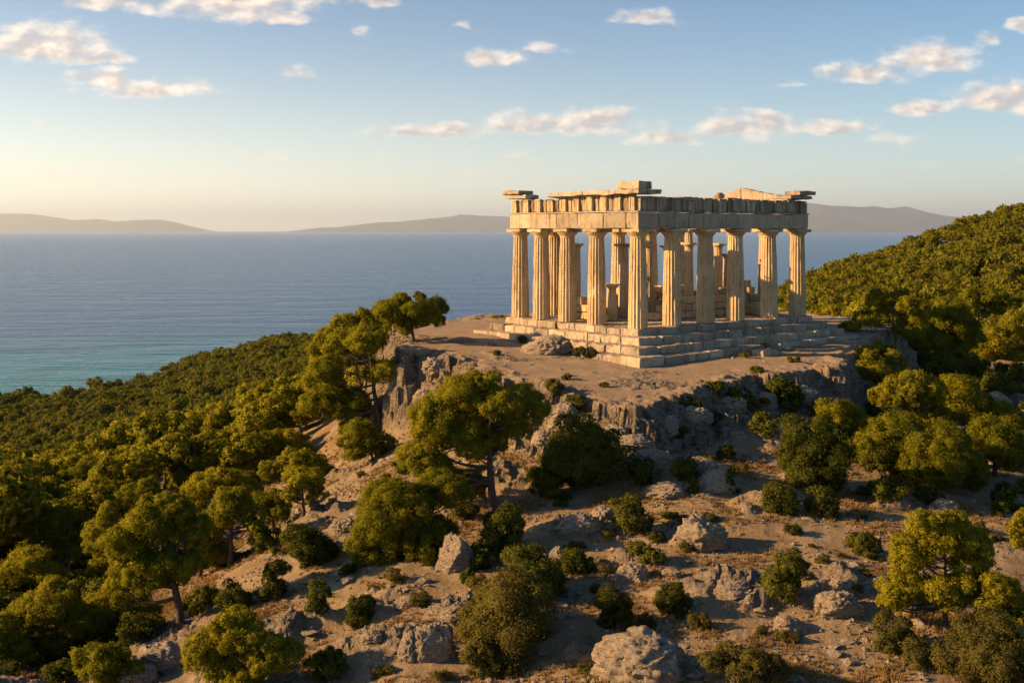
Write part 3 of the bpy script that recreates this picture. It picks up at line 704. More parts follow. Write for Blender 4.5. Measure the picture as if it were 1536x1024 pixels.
# ------------------------------------------------------------------ trees and shrubs
def unit(v): return v/np.maximum(np.linalg.norm(v, axis=-1, keepdims=True), 1e-9)
def rsph(r, n): return unit(r.normal(size=(n, 3)))
def ico(sub):
    bm = bmesh.new(); bmesh.ops.create_icosphere(bm, subdivisions=sub, radius=1.0)
    v = np.array([x.co[:] for x in bm.verts]); f = np.array([[q.index for q in p.verts] for p in bm.faces]); bm.free(); return v, f
ICO1, ICO2, ICO4, ICO5 = ico(1), ico(2), ico(4), ico(5)

def foliage(clumps, leaf, r, cover=1.5, nsub=18, core=.74, slim=.42, lowcut=-.55, subr=.32, ragged=.33):
    """leaf-sized faces on puffs that sit on the clumps; returns vertices, triangles, normals"""
    cs = np.array([c for c, _ in clumps]); rs = np.array([q for _, q in clumps])
    SCn, SR, SD = [], [], []
    for i in range(len(cs)):
        d = rsph(r, int(nsub*2)); d = d[d[:,2] > lowcut][:nsub]
        c = cs[i] + d*rs[i]*r.uniform(.70, .92, (len(d), 1)); sr = rs[i].mean()*subr*r.uniform(.7, 1.3, len(d))
        keep = np.ones(len(d), bool)
        for j in range(len(cs)):
            if j != i: keep &= (((c-cs[j])/(rs[j]*.72))**2).sum(1) > 1
        SCn.append(c[keep]); SR.append(sr[keep]); SD.append(d[keep])
    sc = np.concatenate(SCn); sr = np.concatenate(SR); sd_ = np.concatenate(SD)
    per = np.maximum(5, (4*math.pi*sr**2*.62*cover/(slim*leaf*leaf)).astype(int))
    if core:          # loose leaves deeper inside each clump
        sc = np.concatenate([sc, cs]); sr = np.concatenate([sr, rs.mean(1)*core]); sd_ = np.concatenate([sd_, np.zeros((len(cs), 3))]); per = np.concatenate([per, np.maximum(6, (4*math.pi*(rs.mean(1)*core)**2*.55*cover/(slim*leaf*leaf)).astype(int))])
    k = np.repeat(np.arange(len(sc)), per); n = len(k)
    d = unit(rsph(r, n)*1.0 + .62*sd_[k])
    # little tufts within each puff
    lump = perlin(d*2.6 + sc[k]*3.1)
    rad = sr[k]*(1 + .30*lump - .34*r.random(n)**2 + ragged*np.maximum(r.normal(size=n), 0))
    p = sc[k] + d*rad[:,None]*np.array([1, 1, .86])
    nn = unit(.55*d + .40*sd_[k] + np.array([0, 0, .12]) + .34*r.normal(size=(n, 3)))
    g = unit(nn + .75*r.normal(size=(n, 3)))
    w = unit(np.cross(g, r.normal(size=(n, 3)))); u = np.cross(g, w)
    L = leaf*r.uniform(.7, 1.45, n)[:,None]
    a = p - w*L*.6 - u*L*slim*.5; b = p - w*L*.6 + u*L*slim*.5; c = p + w*L*.75
    fl = (np.einsum('ij,ij->i', np.cross(b-a, c-a), g) < 0)[:,None]
    a2 = np.where(fl, b, a); b2 = np.where(fl, a, b)
    V = np.stack([a2, b2, c], 1).reshape(-1, 3); T = np.arange(3*n).reshape(n, 3); N = np.repeat(nn, 3, axis=0)
    return V, T, N
def fill(center, R, r, n, cr, flat=.8, v0=.72, v1=1.22):
    """n clumps inside an ellipsoid"""
    out = []
    for k in range(n):
        for _ in range(30):
            d = rsph(r, 1)[0]; q = d*r.uniform(.35, 1)**.6*np.maximum(R-cr*np.array([.85, .85, .85*flat]), R*.12)
            if all(np.linalg.norm((q-o)/cr) > .75 for o, _ in out): break
        f = r.uniform(v0, v1); out.append((q, np.array([cr*f, cr*f, cr*f*flat])))
    return [(center+q, s) for q, s in out]
def woody(base, clumps, r, tr, lean=None, split=.45):
    """trunk and limbs that reach into the clumps"""
    b = MB(); cs = np.array([c for c, _ in clumps]); top = cs[:,2].max()
    cen = np.average(cs, axis=0, weights=np.maximum(cs[:,2]-base[2], .1)**2)
    hi = np.array([cen[0], cen[1], base[2] + (top-base[2])*.86]) if lean is None else np.array(lean, float)
    n = 12; t = np.linspace(0, 1, n)
    path = base + (hi-base)*t[:,None]; H_ = hi[2]-base[2]
    wob = np.stack([np.sin(t*4.2+r.uniform(0, 6))*.05*H_*t*(1.3-t), np.sin(t*3.6+r.uniform(0, 6))*.05*H_*t*(1.3-t), np.zeros(n)], -1)
    path = path + wob; path[0, 2] -= .5
    rad = tr*(1-.78*t)*np.where(t < .08, 1.35, 1)
    V, Q = tube(path, rad, 9); V = V + .12*tr*np.stack([perlin(V*6+k*9) for k in range(3)], -1); b.add(V, Q)
    for c, s in clumps:
        if r.random() < .3: continue
        tt = np.clip((c[2]-base[2])/H_*.82 + r.uniform(-.14, .05), .26, .96); p0 = base+(hi-base)*tt; i = tt*(n-1); i0 = int(i); p0 = path[i0] + (path[min(i0+1, n-1)]-path[i0])*(i-i0)
        d = c-p0; L = np.linalg.norm(d)
        if L < .1: continue
        s_ = np.linspace(0, 1, 7)[:,None]; pp = p0 + d*s_ + np.array([0, 0, -.16*L])*(s_*(1-s_)*2.4) + r.normal(size=3)*.09*L*np.sin(s_*3.14)
        r0 = min(tr*(1-.7*tt)*.62, .02+.028*L)
        V, Q = tube(pp, r0*(1-.72*s_[:,0]), 6); b.add(V, Q)
        for _ in range(3):
            f0 = r.uniform(.3, .85); q0 = p0+d*f0+np.array([0, 0, -.16*L])*(f0*(1-f0)*2.4); e = q0+rsph(r, 1)[0]*s.mean()*r.uniform(.6, 1.1)+np.array([0, 0, .1])
            m_ = (q0+e)/2+r.normal(size=3)*.06
            V, Q = tube([q0, m_, e], [r0*.38, r0*.27, r0*.1], 5); b.add(V, Q)
    return b
def world_px(px, py, d): return np.array([(px-768)/F*d, d, CAMZ-(py-HZ)*d/F])

HERO = []
def pine(bx, by, d, masses, label, tr=None, lean=None, group='pines around the temple hill', mat=None, nclump=11, cover=1.5, cr=.52, leafpx=1.65, flat=.78, seed=None):
    """masses: crown bodies as (column, row, half width, half height[, depth offset]) in photo pixels at distance d"""
    sx, sy, sz = spot(bx, by) if d is None else ((bx-768)/F*d, d, 0)
    if d is None: d = sy
    z = ground(sx, sy); r = np.random.default_rng(int(bx*7+by) if seed is None else seed)
    base = np.array([sx, sy, z]); cl_ = []
    for i, m_ in enumerate(masses):
        c = world_px(m_[0], m_[1], d); off = (m_[4] if len(m_) > 4 else r.uniform(-.25, .25)*m_[2]*d/F); c[1] += off
        R = np.array([m_[2], m_[2]*.9, m_[3]])*d/F
        n = max(3, int(round(nclump*(m_[2]*m_[3])**.5/46.)))
        cl_ += fill(c, R, r, n, min(R[0], R[2]*1.25)*cr*(1.15 if n < 5 else 1), flat)
    cl_ = [(c, s) for c, s in cl_ if c[2] > ground(c[0], max(c[1], 4))+.05] or cl_
    root = bpy.data.objects.new('pine_tree', None); C.objects.link(root); root.location = base
    tag(root, label, 'pine tree', group)
    leaf = max(.055, leafpx*d/F*1.5)
    V, T, N = foliage(cl_, leaf, r, cover)
    link('crown', mesh_from('crown', V-base, T, mat or M_PINE, True, N), root)
    tr = tr or (.045*max(m_[2] for m_ in masses)*2*d/F)
    ln = None if lean is None else world_px(lean[0], lean[1], d)
    b = woody(base, cl_, r, tr, ln)
    me = b.mesh('trunk', M_BARK, True)
    co = np.empty(len(me.vertices)*3, dtype=np.float32); me.vertices.foreach_get('co', co); co = co.reshape(-1, 3)-base.astype(np.float32); me.vertices.foreach_set('co', co.ravel())
    link('trunk', me, root)
    HERO.append((sx, sy, max(m_[2] for m_ in masses)*d/F))
    return root
# trees on the slope before the temple
pine(742, 768, None, [(722,598,80,38),(655,628,42,38,-.3),(780,615,42,34),(690,640,62,34),(640,678,40,34,-.5),(665,708,44,26,-.3),(720,575,45,22),(705,735,50,26,.6),(700,665,66,34,.5),(740,650,50,30,.6)], 'tall umbrella-crowned pine with dark forked trunk on the slope below the cliff', .17, (728,600), nclump=9)
pine(672, 835, None, [(600,760,58,44),(640,800,52,40),(570,815,48,48),(610,850,52,36),(660,745,46,36,.5),(560,770,26,30)], 'broad pine sweeping low over a grey boulder below the umbrella pine', .13, (635,770), nclump=11, mat=M_YOUNG)
pine(572, 640, None, [(535,520,62,32),(490,560,38,34),(575,555,40,28),(480,600,34,30),(515,610,46,34),(550,505,40,20),(530,640,28,24)], 'dark pine with long bare trunk left of the shaded cliff', .16, (552,530), nclump=8)
pine(620, 512, None, [(617,462,56,26),(590,470,30,22),(655,470,24,22),(612,446,34,13),(600,488,36,14)], 'flat-topped pine standing on the far lip of the plateau', .11, (617,468))
pine(545, 545, 70, [(545,478,26,20),(500,505,30,22),(520,500,40,26),(478,530,20,24),(560,500,26,24)], 'rounded pine just behind the dark pine with bare trunk', .12)
pine(560, 690, None, [(548,650,36,24),(535,668,30,22),(575,672,28,20)], 'low bushy pine at the foot of the bare-trunked pine', .07)
pine(325, 700, None, [(315,640,46,28),(290,665,30,26),(345,650,24,26),(320,622,30,14)], 'spreading pine with visible forked trunk in the left wood', .14, (318,645))
pine(410, 652, None, [(400,605,40,22),(430,600,24,22),(375,610,20,22),(405,588,26,12)], 'wide pine beside the headland wood with slim trunk', .12)
pine(250, 716, None, [(232,678,48,26),(205,700,28,24),(262,690,26,26),(235,660,30,13)], 'yellow-green pine with layered crown left of the forked one', .13)
pine(128, 775, None, [(125,715,46,26),(100,735,30,22),(155,725,28,26)], 'dark rounded pine on the near edge of the gully', .13)
pine(34, 782, None, [(36,725,44,30),(8,740,26,28),(60,745,24,22)], 'shaded pine with bare stem at the left border', .12)
pine(445, 742, None, [(440,698,52,24),(405,708,26,22),(475,705,26,24),(440,684,34,13)], 'round dense pine between the gully and the stony ridge', .12)
pine(455, 775, None, [(455,722,30,22),(436,740,20,18),(474,738,18,18)], 'small pine with clear trunk on the grassy ridge edge', .08, (455,728))
pine(430, 700, 66, [(430,660,34,20),(410,672,20,16),(455,668,18,16)], 'clipped-looking little pine above the round dense one', .09)
pine(455, 660, 74, [(448,622,28,18),(425,632,18,16)], 'little pine squeezed behind the bare-trunked pine', .09)
pine(322, 770, 52, [(330,722,46,26),(300,740,28,24),(368,735,26,24)], 'mid-size pine behind the twin trunks', .11)
pine(345, 850, None, [(345,765,36,34),(320,790,24,30),(385,780,24,34),(350,742,28,16)], 'upright pine on twin dark trunks', .11, (350,770))
pine(272, 940, None, [(240,785,56,40),(190,810,36,40),(290,800,36,40),(215,850,46,34),(270,850,40,36),(245,755,40,20),(180,865,30,28)], 'large pine with bent trunk leaning down to the rocks', .14, (240,780), nclump=9)
pine(108, 865, None, [(85,800,48,34),(50,835,30,32),(118,825,36,30),(90,775,34,18),(140,800,26,30)], 'layered pine left of the large leaning one', .13)
pine(165, 880, 42, [(160,800,34,34),(150,845,26,28),(165,770,22,16)], 'narrow pine wedged between two larger crowns', .10)
pine(99, 992, None, [(80,905,54,32),(30,935,36,36),(125,930,34,34),(70,970,50,24),(90,885,36,16)], 'broad pine in the bottom left corner with leaning trunk', .14, (85,905), nclump=10, mat=M_YOUNG)
pine(368, 1035, 27.2, [(350,955,56,32),(300,985,36,36),(410,985,40,34),(355,1010,60,28),(340,932,36,14)], 'pale green pine cut by the lower border', .10, (360,960), nclump=10, mat=M_YOUNG)
pine(70, 760, 74, [(70,700,40,22),(20,690,40,22),(95,690,26,18)], 'olive pine in front of the gully wood', .12)
pine(20, 860, 52, [(10,812,40,30),(30,840,30,26)], 'shaded dark pine low at the left border', .12)
pine(160, 760, 70, [(165,728,30,20),(185,745,24,18)], 'low pine filling the gap beside the yellow-green layered one', .1)
pine(195, 850, 47, [(205,748,34,22),(225,735,24,18)], 'pine top rising behind the large leaning one', .1)
pine(58, 908, None, [(52,850,46,34),(18,872,32,30),(85,868,30,26)], 'dark pine filling the gap above the broad corner pine', .12)
pine(190, 962, None, [(178,908,48,34),(205,935,36,28),(150,930,34,26)], 'dense pine between broad corner pine and bent trunk', .12)
pine(18, 1005, None, [(2,955,36,36),(20,985,32,28)], 'pine cut off by the left border beside the broad corner pine', .1)
pine(150, 1045, 29.5, [(150,1000,50,30),(190,1015,34,24)], 'dark pine rising from below the lower border', .1)
pine(300, 868, None, [(300,812,42,34),(325,835,30,26)], 'pine tucked behind the large leaning one', .1)
pine(215, 880, 44, [(228,850,40,30),(205,862,30,26)], 'shaded pine between large leaning and layered crowns', .1)
pine(410, 790, None, [(402,755,36,22),(425,765,26,18)], 'low pine beside the twin trunks at the ridge foot', .08)
# right of the temple
pine(1341, 524, None, [(1340,458,50,24),(1300,480,32,18),(1375,465,30,26),(1345,440,36,12),(1275,492,24,12),(1365,490,34,18)], 'umbrella pine with straight dark trunk right of the temple', .12, (1340,462), nclump=9, mat=M_YOUNG)
pine(1430, 545, 74, [(1425,480,40,34),(1400,505,34,28),(1455,500,28,30)], 'dark dense pine touching the umbrella pine beside the temple', .12)
pine(1305, 610, 59, [(1300,548,52,32),(1264,572,30,28),(1338,565,32,30),(1312,526,40,16),(1290,600,42,26),(1330,605,34,24)], 'sunlit golden pine below the corner of the plateau', .12, mat=M_YOUNG)
pine(1365, 660, 52, [(1352,585,46,28),(1392,590,30,28),(1322,592,26,22),(1362,640,40,26),(1395,630,30,24)], 'pine with golden tufts leaning over the shaded slope', .11)
pine(1440, 700, 55, [(1440,605,46,42),(1470,650,42,40),(1420,655,40,38),(1500,640,36,40)], 'dark green pine in shade on the rocky right slope', .13)
pine(1345, 712, None, [(1340,650,46,38),(1308,672,34,28),(1378,672,36,34),(1345,690,40,24)], 'dark pine in the shaded hollow below the golden tufts', .12)
pine(1415, 735, None, [(1412,675,48,42),(1445,695,36,32),(1385,700,34,28),(1420,715,40,20)], 'black-green pine in the middle of the shaded right hollow', .12)
pine(1492, 715, None, [(1488,658,46,40),(1518,675,36,34),(1460,685,30,28)], 'dark pine on the shaded slope next to the right border', .12)
pine(1255, 660, None, [(1255,620,34,24),(1280,640,30,24),(1235,640,24,20)], 'small dark pine between domed shrub and plateau corner', .08)
pine(1421, 948, None, [(1405,800,56,40),(1365,830,42,34),(1455,825,36,40),(1400,775,42,18),(1350,880,38,28),(1410,880,56,34),(1465,880,38,34),(1345,905,30,18)], 'feathery young pine standing alone in the right foreground', .08, (1412,800), nclump=11, mat=M_YOUNG)
pine(1505, 965, 28, [(1500,885,36,34),(1525,910,34,34),(1480,915,28,28)], 'lower pine joined to the feathery one at the right border', .07, mat=M_YOUNG)
pine(1528, 830, 36, [(1526,800,22,26),(1540,780,22,24)], 'small pine cut by the right border', .07)
pine(1508, 560, 84, [(1500,505,34,26),(1530,490,28,26),(1485,530,28,22),(1525,545,30,22)], 'round pine on the slope near the right border', .13)
pine(1240, 505, 78, [(1240,472,26,14),(1222,480,14,10),(1258,480,14,10)], 'low round pine peering out behind the temple steps', .1)
pine(1470, 485, 105, [(1465,450,32,20),(1440,462,22,16),(1500,458,26,20)], 'pale pine behind the dark dense one right of the temple', .13)
pine(706, 520, 74, [(706,487,22,10),(690,491,14,8)], 'pine top showing over the plateau edge left of the steps', .08)
pine(748, 515, 76, [(748,481,16,9),(765,480,12,7)], 'smallest pine top touching the left end of the steps', .07)

# shrubs
def shrub(px, py, w, h, label, mat=None, d=None, leafpx=1.9, group='shrubs on the stony slope', n=None, slim=.62):
    """px, py: middle of the shrub in the photo; w, h its size there"""
    by = py+h*.42
    sx, sy, z = spot(px, by) if d is None else ((px-768)/F*d, d, ground((px-768)/F*d, d))
    r = np.random.default_rng(int(px*13+py)); base = np.array([sx, sy, z]); s = sy/F
    R = np.array([w*.5, w*.46, h*.56])*s; cen = base+np.array([0, R[1]*.3, R[2]*.75])
    n = n or int(np.clip(w/11, 3, 11))
    c = fill(cen, R, r, n, min(R[0], R[2]*1.3)*(.55 if n < 6 else .46), .85, .55, 1.3)
    leaf = max(.03, leafpx*s*1.35)
    V, T, N = foliage(c, leaf, r, 1.5, 14, .76, slim, -.75, .40, .26)
    root = bpy.data.objects.new('shrub', None); C.objects.link(root); root.location = base; tag(root, label, 'shrub', group)
    link('foliage', mesh_from('foliage', V-base, T, mat or M_SHRUB, True, N), root)
    b = MB()
    for q, _ in c:
        p = q-base; V_, Q_ = tube([np.array([p[0]*.15, p[1]*.15, -.1]), p*np.array([.6, .6, .45]), p], [.02*w*s+.006, .014*w*s+.004, .004], 5); b.add(V_, Q_)
    b.build('stem', M_BARK, root)
    HERO.append((sx, sy, R[0])); return root
O = M_OLIVE
for a in [
 (456,826,84,62,'round green shrub on the left ridge with a darker one below'),
 (412,868,66,78,'dark shrub below the round green one on the left ridge'),
 (477,901,50,54,'compact round shrub on the bare slope left of the twin boulders'),
 (535,920,48,48,'neat little shrub casting a shadow just left of the twin boulders'),
 (518,858,28,20,'tiny yellowish shrub at the foot of the sweeping pine'),
 (490,1003,80,50,'dark low shrub at the lower border beside the pale pine'),
 (800,868,110,72,'rounded top half of the large shrub mass in the middle foreground'),
 (765,940,168,130,'largest olive shrub in the middle foreground',O),
 (725,990,80,56,'low skirt of the largest olive shrub',O),
 (872,690,140,108,'dark shaded thicket right of the umbrella-crowned pine'),
 (748,806,96,76,'black-green shrub in shade below the trunk of the umbrella-crowned pine'),
 (815,725,70,50,'dark undergrowth between pine trunk and thicket'),
 (940,780,76,64,'rounded sunny shrub on grey ledges in the middle of the slope'),
 (868,840,56,48,'dome shrub beside a small pale rock above the largest olive shrub'),
 (963,824,40,24,'flat small shrub left of the ribbed boulder'),
 (981,842,38,24,'second flat shrub just below the one left of the ribbed boulder'),
 (923,917,66,74,'upright leafy shrub between the olive mass and the big boulder'),
 (1013,904,62,46,'sunlit shrub on the sandy path right of the upright leafy one'),
 (700,866,24,24,'small round tuft shrub under the grey boulder'),
 (961,714,44,36,'dark round shrub on the grey outcrop below the cliff'),
 (1030,706,46,38,'yellow-green shrub on the outcrop under the cliff corner'),
 (1098,725,36,38,'ball shrub at the right end of the long outcrop'),
 (1041,732,20,20,'tiny ball shrub in front of the long outcrop'),
 (1088,681,32,20,'small shrub in shade above the long outcrop'),
 (1020,664,36,26,'dark low shrub at the foot of the cliff corner'),
 (1220,690,140,118,'big domed shrub on the right edge of the sandy path'),
 (1172,750,56,46,'round shrub at the lower left foot of the domed one'),
 (1240,760,62,46,'round dark shrub at the lower right foot of the domed one'),
 (1301,818,46,38,'lone shrub left of the feathery pine'),
 (1184,872,82,74,'spiky shrub with dry grass skirt in the right foreground'),
 (1118,1012,140,56,'greyish shrub cut by the lower border',O),
 (1490,990,130,110,'yellow-green shrub filling the bottom right corner',O),
 (1345,950,62,70,'pale shrub at the foot of the feathery pine',O),
 (1390,985,80,40,'dry brownish shrub right under the feathery pine',O),
 (1130,606,72,36,'flat dark shrub below the plateau edge'),
 (1175,590,54,34,'dark shrub hugging the shaded cliff'),
 (1075,582,34,24,'shrub on the brink of the plateau below the temple corner'),
 (1036,612,32,28,'shrub in a cleft of the cliff corner'),
 (1070,628,32,18,'low shrub on the ledge under the brink'),
 (1150,640,54,32,'shaded shrub halfway between cliff and domed shrub'),
 (1226,620,34,28,'dark shrub near the golden pine'),
 (835,581,36,24,'green shrub growing out of the sunny cliff top'),
 (862,606,40,26,'dry shrub hanging in the sunny cliff'),
 (1290,680,60,44,'dark shrub behind the domed one'),
 (1330,700,60,50,'shaded shrub in the hollow of the right slope'),
 (1400,690,50,36,'low dark shrub on the right slope'),
 (1465,725,50,34,'dark shrub on the right rocky slope near the border'),
 (1515,745,50,40,'dark shrub by the right border above the small pine'),
 (1290,640,70,50,'dark undergrowth below the golden pine'),
 (1400,745,40,28,'small shrub on the shaded slope above the feathery pine'),
 (1510,690,44,34,'shrub on pale rocks near the right border'),
 (1460,555,70,40,'dark shrub between grey rocks right of the umbrella pine'),
 (1400,550,60,36,'dark undergrowth at the foot of the umbrella pine'),
 (700,770,40,24,'dry little bush at the trunk of the umbrella-crowned pine',O),
 (640,690,36,26,'small bush under the left side of the umbrella-crowned pine'),
 (600,700,40,26,'bush at the lower end of the bare earthy slope'),
 (350,905,60,44,'dark shrub under the large leaning pine'),
 (300,900,60,50,'shaded shrub behind the bent trunk'),
 (210,945,70,46,'dark shrub left of the bent trunk'),
 (1380,620,60,44,'dark shrub filling the hollow right of the golden-tufted pine'),
 (1420,560,70,44,'dark shrub behind the shaded dark green pine'),
 (1500,585,70,44,'dark shrub above the right rocky slope'),
 (1525,640,50,50,'dark shrub at the right border level with the shaded pine'),
 (1470,610,60,44,'thick dark shrub among the right slope rocks'),
 (1340,735,56,40,'dark shrub right of the domed one on the shaded slope'),
 (1260,655,60,44,'dark shrub between domed shrub and golden pine'),
 (1190,615,50,30,'dark shrub under the shaded cliff ledge'),
 (1100,600,46,28,'dark shrub in the broken cliff below the right steps'),
 (1530,560,50,40,'shrub thicket at the right border below the wood'),
 (1440,720,46,32,'dark shrub between pale rocks on the shaded slope'),
 (1365,700,44,34,'dark shrub low in the right hollow'),
 (160,990,70,50,'dark shrub at the foot of the broad corner pine'),
 (395,810,50,40,'shaded shrub beside the twin trunks'),
 (720,840,60,36,'shaded shrub right of the grey boulder'),
]: shrub(*a)
for a in [
 (783,510,18,12,'tuft at the left foot of the temple steps'),
 (880,531,40,16,'weedy tuft against the lowest temple step'),
 (745,530,18,10,'little weed on the bare ground left of the fallen block'),
 (852,566,22,10,'weed near the plateau brink'),
 (906,577,20,10,'weed on the brink right of the green cliff shrub'),
 (1135,558,22,12,'weed on the brink in the temple shade'),
 (1190,540,24,9,'weed on bare rock below the right steps'),
 (1120,533,26,9,'flat weed in shade beside the fallen steps'),
]: shrub(*a, None, None, 1.5, 'weeds on the plateau', 3)

# ------------------------------------------------------------------ rocks
def rock_mesh(R, r, sub=ICO5, planes=11, rough=.19):
    v, f = sub; p = v.copy()
    for k in range(planes):
        d = rsph(r, 1)[0]; d[2] = abs(d[2])*.8+.05 if k % 2 else d[2]; d = d/np.linalg.norm(d); h = r.uniform(.62, .9)
        t = p@d; ov = np.maximum(t-h, 0); p = p - ov[:,None]*d*.82
    o = r.uniform(0, 90); q = p*1.5+o
    p = p*(1+.20*fbm(q, 3)[:,None])
    rd = fbm(p*np.array([2.6, 2.6, 4.2])+o, 4, .6, True)
    p = p*(1+rough*1.6*(rd-.3)[:,None])
    p = p + np.stack([fbm(p*7+o+k*5, 3) for k in range(3)], -1)*rough*.45
    p = p*(1-.10*np.clip(fbm(p*np.array([5,5,3.])+o*1.3, 3, .6, True)-.55, 0, 1)[:,None]*2)
    return p*R, f
def place_boulder(px, py, w, h, label, deep=.8, group='limestone boulders on the slope', d=None, tilt=0, by=None):
    b_ = by or py+h*.44
    sx, sy, z = spot(px, b_) if d is None else ((px-768)/F*d, d, ground((px-768)/F*d, d))
    r = np.random.default_rng(int(px*3+py*5)); s = sy/F
    R = np.array([w*.54, w*.52*deep, h*.60])*s
    V, f = rock_mesh(R, r); sy2 = sy+R[1]*.55
    o = link('boulder', mesh_from('boulder', V, f, M_ROCK, True), None, (sx, sy2, z+R[2]*.32))
    o.rotation_euler = (0, math.radians(tilt), r.uniform(-.3, .3)); tag(o, label, 'boulder', group); return o
place_boulder(815, 517, 74, 32, 'long tilted boulder leaning on the left temple steps', .5, 'limestone boulders on the slope', None, -14).rotation_euler[2] = -.5
for a in [
 (1052,800,80,62,'ribbed boulder casting a long shadow on the sandy path'),
 (968,988,128,84,'biggest boulder, furrowed, at the lower border'),
 (905,1004,34,28,'small stone at the left foot of the biggest boulder'),
 (685,830,52,62,'tall grey boulder in shade under the sweeping pine'),
 (613,968,36,54,'narrower of the twin upright boulders'),
 (651,958,60,74,'wider of the twin upright boulders with a split face'),
 (690,922,52,36,'pale ledge rock just above the twin boulders'),
 (1264,906,68,46,'wedge-shaped boulder left of the feathery pine'),
 (1188,940,52,30,'low cracked rock on the path in the right foreground'),
 (838,832,30,28,'small pale rock beside the dome shrub'),
 (950,858,44,30,'rough stone between shrubs in the middle of the slope'),
 (1078,722,56,38,'bulky end of the long outcrop between two ball shrubs'),
 (905,772,40,26,'grey rock on the ledges left of the rounded sunny shrub'),
 (868,790,64,36,'pale ledge rock above the dome shrub'),
 (985,690,60,34,'grey outcrop rock below the cliff corner'),
 (946,700,34,30,'grey rock beside the dark thicket'),
 (1000,735,56,26,'low grey rock in front of the dark round shrub'),
 (240,990,72,44,'grey rock at the lower left below the bent trunk'),
 (205,1015,60,30,'grey slab at the lower border left of the pale pine'),
 (848,622,52,44,'rounded rock lodged in the gap of the sunny cliff'),
 (815,655,40,26,'rubble rock at the foot of the sunny cliff'),
 (1008,860,26,16,'small stone on the sandy path'),
 (1105,885,50,22,'flat broken rock left of the spiky shrub'),
 (1405,640,60,34,'pale rock in the shade of the right slope'),
 (1450,575,60,26,'grey rock slab below the umbrella pine'),
 (1500,600,56,28,'grey rock on the right slope near the border'),
 (1480,690,52,24,'pale rock ledge in shade at the right'),
 (1420,760,46,22,'grey rock above the feathery pine'),
 (520,790,40,24,'grey ledge rock on the left ridge'),
 (560,960,36,20,'low stone left of the narrower upright boulder'),
 (735,515,20,8,'small stone lying on the bare plateau'),
 (692,510,34,9,'flat stone slab on the far left of the plateau'),
 (1085,1000,40,20,'low rock beside the greyish shrub at the border'),
 (610,905,36,18,'half-buried stone above the twin boulders'),
]: place_boulder(*a)

for (px, py, w, h) in [(655,562,40,28),(642,592,42,28),(702,572,38,24),(742,594,44,28),(788,604,46,30),(885,648,50,38),(922,662,46,32),(958,670,48,26),(1002,642,44,28),(1046,622,48,28),(1096,608,46,26),(1150,602,40,24),(1202,598,48,26)]:
    place_boulder(px, py, w, h, 'broken pale rock in the scattered row along the foot of the plateau cliff', .8, 'broken rocks along the cliff foot')

# ------------------------------------------------------------------ fallen temple blocks
def fallen(px, py, w, h, label, rz, tilt=0):
    sx, sy, z = spot(px, py+h*.5); s = sy/F; b = MB(); b.block(-w*s/2, w*s/2, -w*s*.3, w*s*.3, -.25, h*s, .05, .03, .25, px)
    o = b.build('stone_block', M_STEP, None, False, (sx, sy+w*s*.2, z)); o.rotation_euler = (math.radians(tilt), math.radians(tilt*.5), rz); tag(o, label, 'stone block', 'fallen blocks by the steps')
fallen(1122, 524, 50, 12, 'long slab lying against the broken right steps', .69)
fallen(1150, 529, 40, 8, 'thin slab in front of the broken right steps', .69, 3)
fallen(845, 520, 34, 12, 'fallen block between tilted boulder and left steps', .69+1.57)

# ------------------------------------------------------------------ the woods
def proto(seed, leaf, nsub, tall=1.0, cover=1.3, core=.76, ncl=(5, 8), icore=True):
    r = np.random.default_rng(seed); n = int(r.integers(*ncl))
    c = fill(np.array([0, 0, 2.6*tall]), np.array([2.1, 2.1, 1.35]), r, n, 1.02, .8)
    c += fill(np.array([0, 0, 1.5*tall]), np.array([1.7, 1.7, .9]), r, 2, .8, .8)
    V, T, N = foliage(c, leaf, r, cover, nsub, core, .6, -.4, .40, .12)
    return c, V, T, N
PROTO = []
for k in range(7):
    c, V, T, N = proto(200+k, .19, 14)
    r = np.random.default_rng(k); b = woody(np.array([0, 0, 0.]), c, r, .17)
    PROTO.append((mesh_from('crown', V, T, M_PINE, True, N), b.mesh('trunk', M_BARK, True)))
LOW = [proto(300+k, .42, 9, 1.0, 1.05, .78)[1:] for k in range(8)]
hero = np.array(HERO)
wr = np.random.default_rng(31)
cand = []
def scatter(a0, a1, y0, y1, sp, n):
    a = wr.uniform(a0, a1, n); y = np.sqrt(wr.uniform(y0*y0, y1*y1, n)); return np.stack([a*y, y], -1), np.full(n, sp)
P1, S1 = scatter(-.56, -.08, 34, 620, 1, 70000); P2, S2 = scatter(.24, .56, 74, 420, 1, 40000); P3, S3 = scatter(-.10, .26, 95, 620, 1, 14000)
P = np.concatenate([P1, P2, P3]); side = np.concatenate([np.zeros(len(P1)), np.ones(len(P2)), np.full(len(P3), 2)])
o_ = np.argsort(P[:,1]); P = P[o_]; side = side[o_]
PZ = ground_v(P[:,0], P[:,1]); PR = grid_v(rock, P[:,0], P[:,1]); PS = sdist(P[:,0], P[:,1])
axp = P[:,0]/P[:,1]; ppy = HZ+(CAMZ-PZ)*F/P[:,1]
ok = (PZ > .5) & (PS < -3.5)
ridge = (P[:,1] < 75) & (axp*F+768 > 470-(P[:,1]-58)*2) & (side == 0); ok &= ~ridge; ok &= ~((side == 0) & (P[:,1] < 62) & ~((P[:,1] > 46) & (axp*F+768 < 40+(P[:,1]-46)*12))); ok &= ~((side == 1) & (P[:,1] < 96) & (axp*F+768 > 1225))
gul = fbm(p3(P[:,0], P[:,1], 0, .035, 5), 2); ok &= ~((gul > .38) & (P[:,1] > 90))
ok &= ~((side == 1) & (np.abs(axp*F+768-1425) < 26) & (np.abs(ppy-372) < 9)); ok &= ~((side == 1) & (np.abs(axp*F+768-1462) < 16) & (np.abs(ppy-425) < 9))
